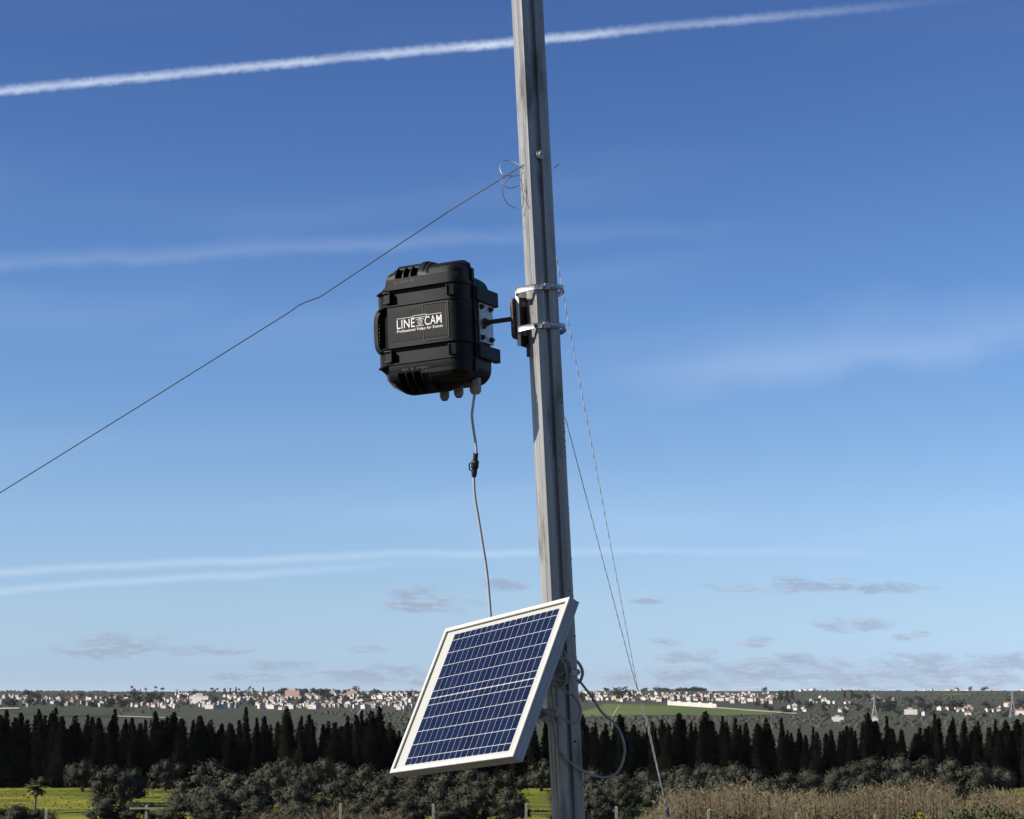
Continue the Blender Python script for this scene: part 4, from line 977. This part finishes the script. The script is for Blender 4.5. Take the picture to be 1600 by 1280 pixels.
for k in range(24): far_tree(r.uniform(1000, 1100), 1079.5, r.uniform(5, 9), 'round', 'hazy tree on the skyline right of the pole', 'skyline trees right of the pole', 1.6)
for x, by, hh, sh, wf in ((962, 1094, 20, 'round', 1.0), (972, 1095, 22, 'round', .9), (985, 1093, 14, 'pine', 1.0), (948, 1080, 8, 'round', 1.3), (1195, 1080, 9, 'round', 1.0), (925, 1090, 10, 'round', 1.2), (908, 1096, 14, 'round', 1.2), (1218, 1096, 18, 'round', 1.0), (1230, 1097, 18, 'pine', 1.2), (1238, 1095, 16, 'pine', 1.2), (1290, 1112, 16, 'pine', 1.4), (1320, 1092, 12, 'pine', 1.3), (1332, 1092, 13, 'pine', 1.3), (1342, 1092, 12, 'round', 1.2),
                       (1356, 1092, 12, 'round', 1.3), (1372, 1108, 16, 'pine', 1.4), (1386, 1112, 22, 'round', 1.0), (1394, 1110, 20, 'round', .9), (1468, 1110, 20, 'round', .9), (1490, 1112, 18, 'round', 1.0), (1500, 1110, 22, 'round', 1.0), (1448, 1110, 14, 'round', 1.4), (1495, 1078.5, 8, 'round', .9), (1516, 1079, 7, 'round', 1.0), (1538, 1079, 7, 'round', 1.8), (1550, 1112, 12, 'round', 1.5), (1598, 1100, 10, 'round', 1.5), (1265, 1108, 12, 'round', 1.4), (1520, 1128, 10, 'round', 1.4)):
    far_tree(x, by, hh, sh, 'dark tree on the far slope right of the pole', 'trees on the far slope right of the pole', wf)
for k in range(60): far_tree(r.uniform(1180, 1620), r.uniform(1094, 1122), r.uniform(6, 11), 'round', 'dark tree on the far slope right of the pole', 'trees on the far slope right of the pole', r.uniform(1.0, 1.7))

# houses: wall block, roof, and dark openings on the nearest sides
def house_meshes(w, d, hgt, kind, wm, rm):
    a = MB(); a.box((-w / 2, -d / 2, -1.5), (w / 2, d / 2, hgt)); b = MB(); c = MB(); w_, e = w / 2 + .3, d / 2 + .3
    if kind == 'flat':
        t = .35; b.box((-w / 2 - .12, -d / 2 - .12, hgt), (w / 2 + .12, d / 2 + .12, hgt + .3)); b.box((-w / 4, -d / 4, hgt + .3), (w / 8, d / 4, hgt + 2.2))
    else:
        rh = d * .26; b.loft([[(-w_, -e, hgt - .1), (-w_, e, hgt - .1), (-w_, 0, hgt + rh)], [(w_, -e, hgt - .1), (w_, e, hgt - .1), (w_, 0, hgt + rh)]])
    return a.mesh('wall', wm), b.mesh('roof', rm)
HM = []
for i, (w_, d_, h_, kind, wi, ri) in enumerate(((9, 8, 5.5, 'flat', 0, 1), (12, 8, 6, 'gable', 0, 0), (8, 7, 4, 'gable', 0, 0), (16, 9, 6, 'flat', 0, 1), (10, 8, 6.5, 'gable', 1, 2), (14, 9, 6, 'flat', 2, 1), (9, 7, 4.5, 'gable', 2, 0), (11, 8, 5, 'flat', 3, 1), (7, 7, 5.5, 'flat', 0, 1), (13, 8, 5, 'gable', 1, 0))):
    HM.append(house_meshes(w_, d_, h_, kind, M_h[wi], M_roof[ri]))
def house(x, by, k, lb, gp, sc=1.0, yaw=None):
    p = far_point(x, by); o = thing('house', lb, 'house', (p.x, p.y, p.z + .2), gp); o.rotation_euler = (0, 0, rng.uniform(-1.15, -.35) if yaw is None else yaw); o.scale = (sc, sc, sc)
    for nm, me in zip(('wall', 'roof'), HM[k]): link(nm, me, o)
r = random.Random(99)
def row_spot(r, x0, x1, y0, y1):
    for _ in range(12):          # streets follow the contour: places snap to rows, with gaps between clusters
        x = r.uniform(x0, x1); y = r.uniform(y0, y1); y = round(y / 2.6) * 2.6 + r.uniform(-.35, .35) + .006 * (x - x0) * .3
        if noise.noise(Vector((x * .022, y * .16, 4.0))) > -.12: return x, max(y0, min(y1, y))
    return x, max(y0, min(y1, y))
def town(n, x0, x1, y0, y1, kinds, lb, gp, sc=(.5, .85), yfun=None):
    for k in range(n):
        x, y = row_spot(r, x0, x1, y0, y1) if yfun is None else (lambda q: (q, yfun(q, round(r.random() * 5) / 5)))(r.uniform(x0, x1)); house(x, y, r.choice(kinds), lb, gp, r.uniform(*sc))
town(100, 280, 660, 1085, 1106, [0, 0, 0, 1, 3, 3, 4, 5, 7, 8, 8, 9], 'pale house in the dense town left of the solar panel', 'houses of the dense town')
town(22, 285, 660, 1105.5, 1109.5, [0, 0, 2, 3, 8], 'bright white house along the lower edge of the dense town', 'white houses at the lower edge of the town', (.5, .75))
town(34, -10, 280, 1088, 1105, [1, 4, 4, 6, 6, 7, 7, 9, 0], 'dull house among dark trees at the far left of the town', 'houses among trees at the far left', (.5, .75))
town(10, 180, 280, 1102, 1107, [0, 2, 8], 'white house at the edge of the far left of the town', 'white houses at the far left', (.5, .75))
town(18, 905, 1005, 1084, 1097, [0, 0, 1, 4, 7, 8], 'white house near the pole, left of the green crop field', 'houses just right of the pole')
town(50, 1000, 1225, 1084, 1099, [1, 1, 2, 2, 0, 4, 6, 8], 'small gabled house in the rows above the green crop field', 'gabled houses above the green field', (.5, .75), lambda x, t: 1085 + t * (11 + (x - 1000) * .02))
town(16, 1225, 1400, 1093, 1101, [0, 0, 2, 8], 'small white house on the far right slope beneath the tree row', 'white houses on the right slope', (.5, .75))
town(10, 1230, 1340, 1104, 1114, [2, 0, 7], 'small isolated farm house on the right slope', 'farm houses on the right slope', (.5, .7))
town(24, 1440, 1610, 1104, 1120, [1, 2, 2, 0, 7, 8], 'small house in the hamlet at the far right', 'houses of the hamlet at the far right', (.5, .75))
town(14, 1250, 1620, 1078, 1081, [0, 8, 3], 'tiny white building on the right skyline', 'buildings on the right skyline', (.45, .7))
for x, y, k, sc, lb in ((520, 1086, 0, 1.1, 'tall pale block rising above the town skyline'), (315, 1101, 3, 1.5, 'long white building in front of the dense town'), (460, 1091, 5, 1.6, 'long pinkish building on the upper edge of the town'), (552, 1088, 5, 1.2, 'wide cream building on the town skyline right of the tall block'),
                        (1424, 1117, 3, .75, 'white flat building alone on the right slope'), (1310, 1128, 3, .6, 'white shed just above the hedge at the right'), (1368, 1130, 8, .7, 'small white hut at the foot of the lattice pylon')):
    house(x, y, k, lb, None, sc, -.35)
# long white boundary wall along the green field
a, b = far_point(1044, 1102), far_point(1120, 1107); dv = b - a; o = thing('boundary_wall', 'long bright white wall along the top of the green crop field', 'wall', a)
ln = math.hypot(dv.x, dv.y); o.rotation_euler = (0, 0, math.atan2(dv.y, dv.x)); g = MB(); n = 14
for i in range(n):
    hh = 4.4 if i % 3 else 5.4; x0, x1 = ln * i / n, ln * (i + 1) / n - .02; g = MB(); g.box((x0, -.6 - (.2 if i % 3 == 0 else 0), -6), (x1, .6, hh + dv.z * (i + .5) / n)); g.build('panel', M_h[0], o)

def lattice_pylon(x, by, ty, label):
    p = far_point(x, by); H = (by - ty) / F * p.y; o = thing('lattice_pylon', label, 'pylon', p, 'lattice pylons on the far slope'); g = MB(); wb, wt = H * .13, H * .02; t = .16
    def c(k, z): s = wb + (wt - wb) * min(1, z / (H * .62)); return Vector((s * (1 if k in (0, 1) else -1), s * (1 if k in (0, 3) else -1), z))
    lv = [0, .16, .3, .42, .52, .62, .74, .86, 1.0]
    for k in range(4):
        for z0, z1 in zip(lv, lv[1:]):
            g.tube([c(k, z0 * H), c(k, z1 * H)], t, 4); g.tube([c(k, z0 * H), c((k + 1) % 4, z1 * H)], t * .6, 4)
    g.build('tower', M_pylon, o); 
    for zz, ww in ((.72, .16), (.86, .13), (.97, .1)):
        g = MB(); g.tube([(-H * ww, 0, zz * H), (0, 0, zz * H + .8), (H * ww, 0, zz * H)], t, 4); g.tube([(-H * ww, 0, zz * H), (0, 0, zz * H - .6), (H * ww, 0, zz * H)], t * .7, 4); g.build('cross_arm', M_pylon, o)
lattice_pylon(1367, 1131, 1087, 'pale lattice pylon on the right slope above the hedge')
lattice_pylon(1583, 1122, 1081, 'pale lattice pylon near the right edge of the picture')
def y_mast(x, by, ty, label):
    p = far_point(x, by, lo=820); H = (by - ty) / F * p.y; o = thing('forked_mast', label, 'pylon', p, 'forked power masts'); g = MB(); g.tube([(0, 0, -1), (0, 0, H * .5)], .28, 5); g.build('mast', M_pylon, o)
    for s in (-1, 1): g = MB(); g.tube([(0, 0, H * .5), (s * H * .33, 0, H)], .22, 5); g.tube([(s * H * .33 - .8 * s, 0, H), (s * H * .33 + .9 * s, 0, H)], .16, 4); g.build('fork_arm', M_pylon, o)
y_mast(957, 1136, 1104, 'pale forked power mast seen through the cable loop right of the pole')
y_mast(556, 1132, 1110, 'faint forked power mast above the hedge left of the solar panel')

# the rest of the dense town, too small and crowded to tell apart
r = random.Random(123); g = MB()
for k in range(760):
    q = r.random()
    if q < .62: x, y = row_spot(r, 270, 670, 1085, 1107)
    elif q < .76: x, y = row_spot(r, -10, 280, 1089, 1105)
    else: x, y = row_spot(r, 905, 1225, 1084, 1096)
    p = far_point(x, y); w_, d_, h_ = r.uniform(2.5, 6), r.uniform(2.5, 4.5), r.uniform(2.2, 4.2); a = r.uniform(-1.15, -.35); c_, s_ = math.cos(a), math.sin(a)
    vs = [(p.x + c_ * u * w_ - s_ * v * d_, p.y + s_ * u * w_ + c_ * v * d_, p.z + z) for z in (-1, h_) for u, v in ((-.5, -.5), (.5, -.5), (.5, .5), (-.5, .5))]
    g.add(vs, [(0, 1, 5, 4), (1, 2, 6, 5), (2, 3, 7, 6), (3, 0, 4, 7)], r.choice([0, 0, 0, 0, 1, 3, 2])); g.add([(x_, y_, z_ + .02) for x_, y_, z_ in vs[4:]], [(0, 1, 2, 3)], r.choice([4, 4, 5, 6]))
tag(g.build('town_fabric', M_h + M_roof, None, fix=False), 'crowded small pale buildings filling the distant town', 'buildings', kind='stuff')

# thin winter air over the whole view
g = MB(); g.box((-9000, -300, -130), (9000, 12000, 34)); hz = g.build('haze', [], None)
hm = bpy.data.materials.new('thin_air'); hm.use_nodes = True; T = NT(hm.node_tree); T.n.clear()
pv = T.new('ShaderNodeVolumePrincipled'); pv.inputs['Color'].default_value = (.86, .92, 1.0, 1); pv.inputs['Density'].default_value = HAZE; pv.inputs['Anisotropy'].default_value = 0.0
T.l.new(pv.outputs[0], T.new('ShaderNodeOutputMaterial').inputs['Volume']); hz.data.materials.append(hm); tag(hz, kind='stuff')
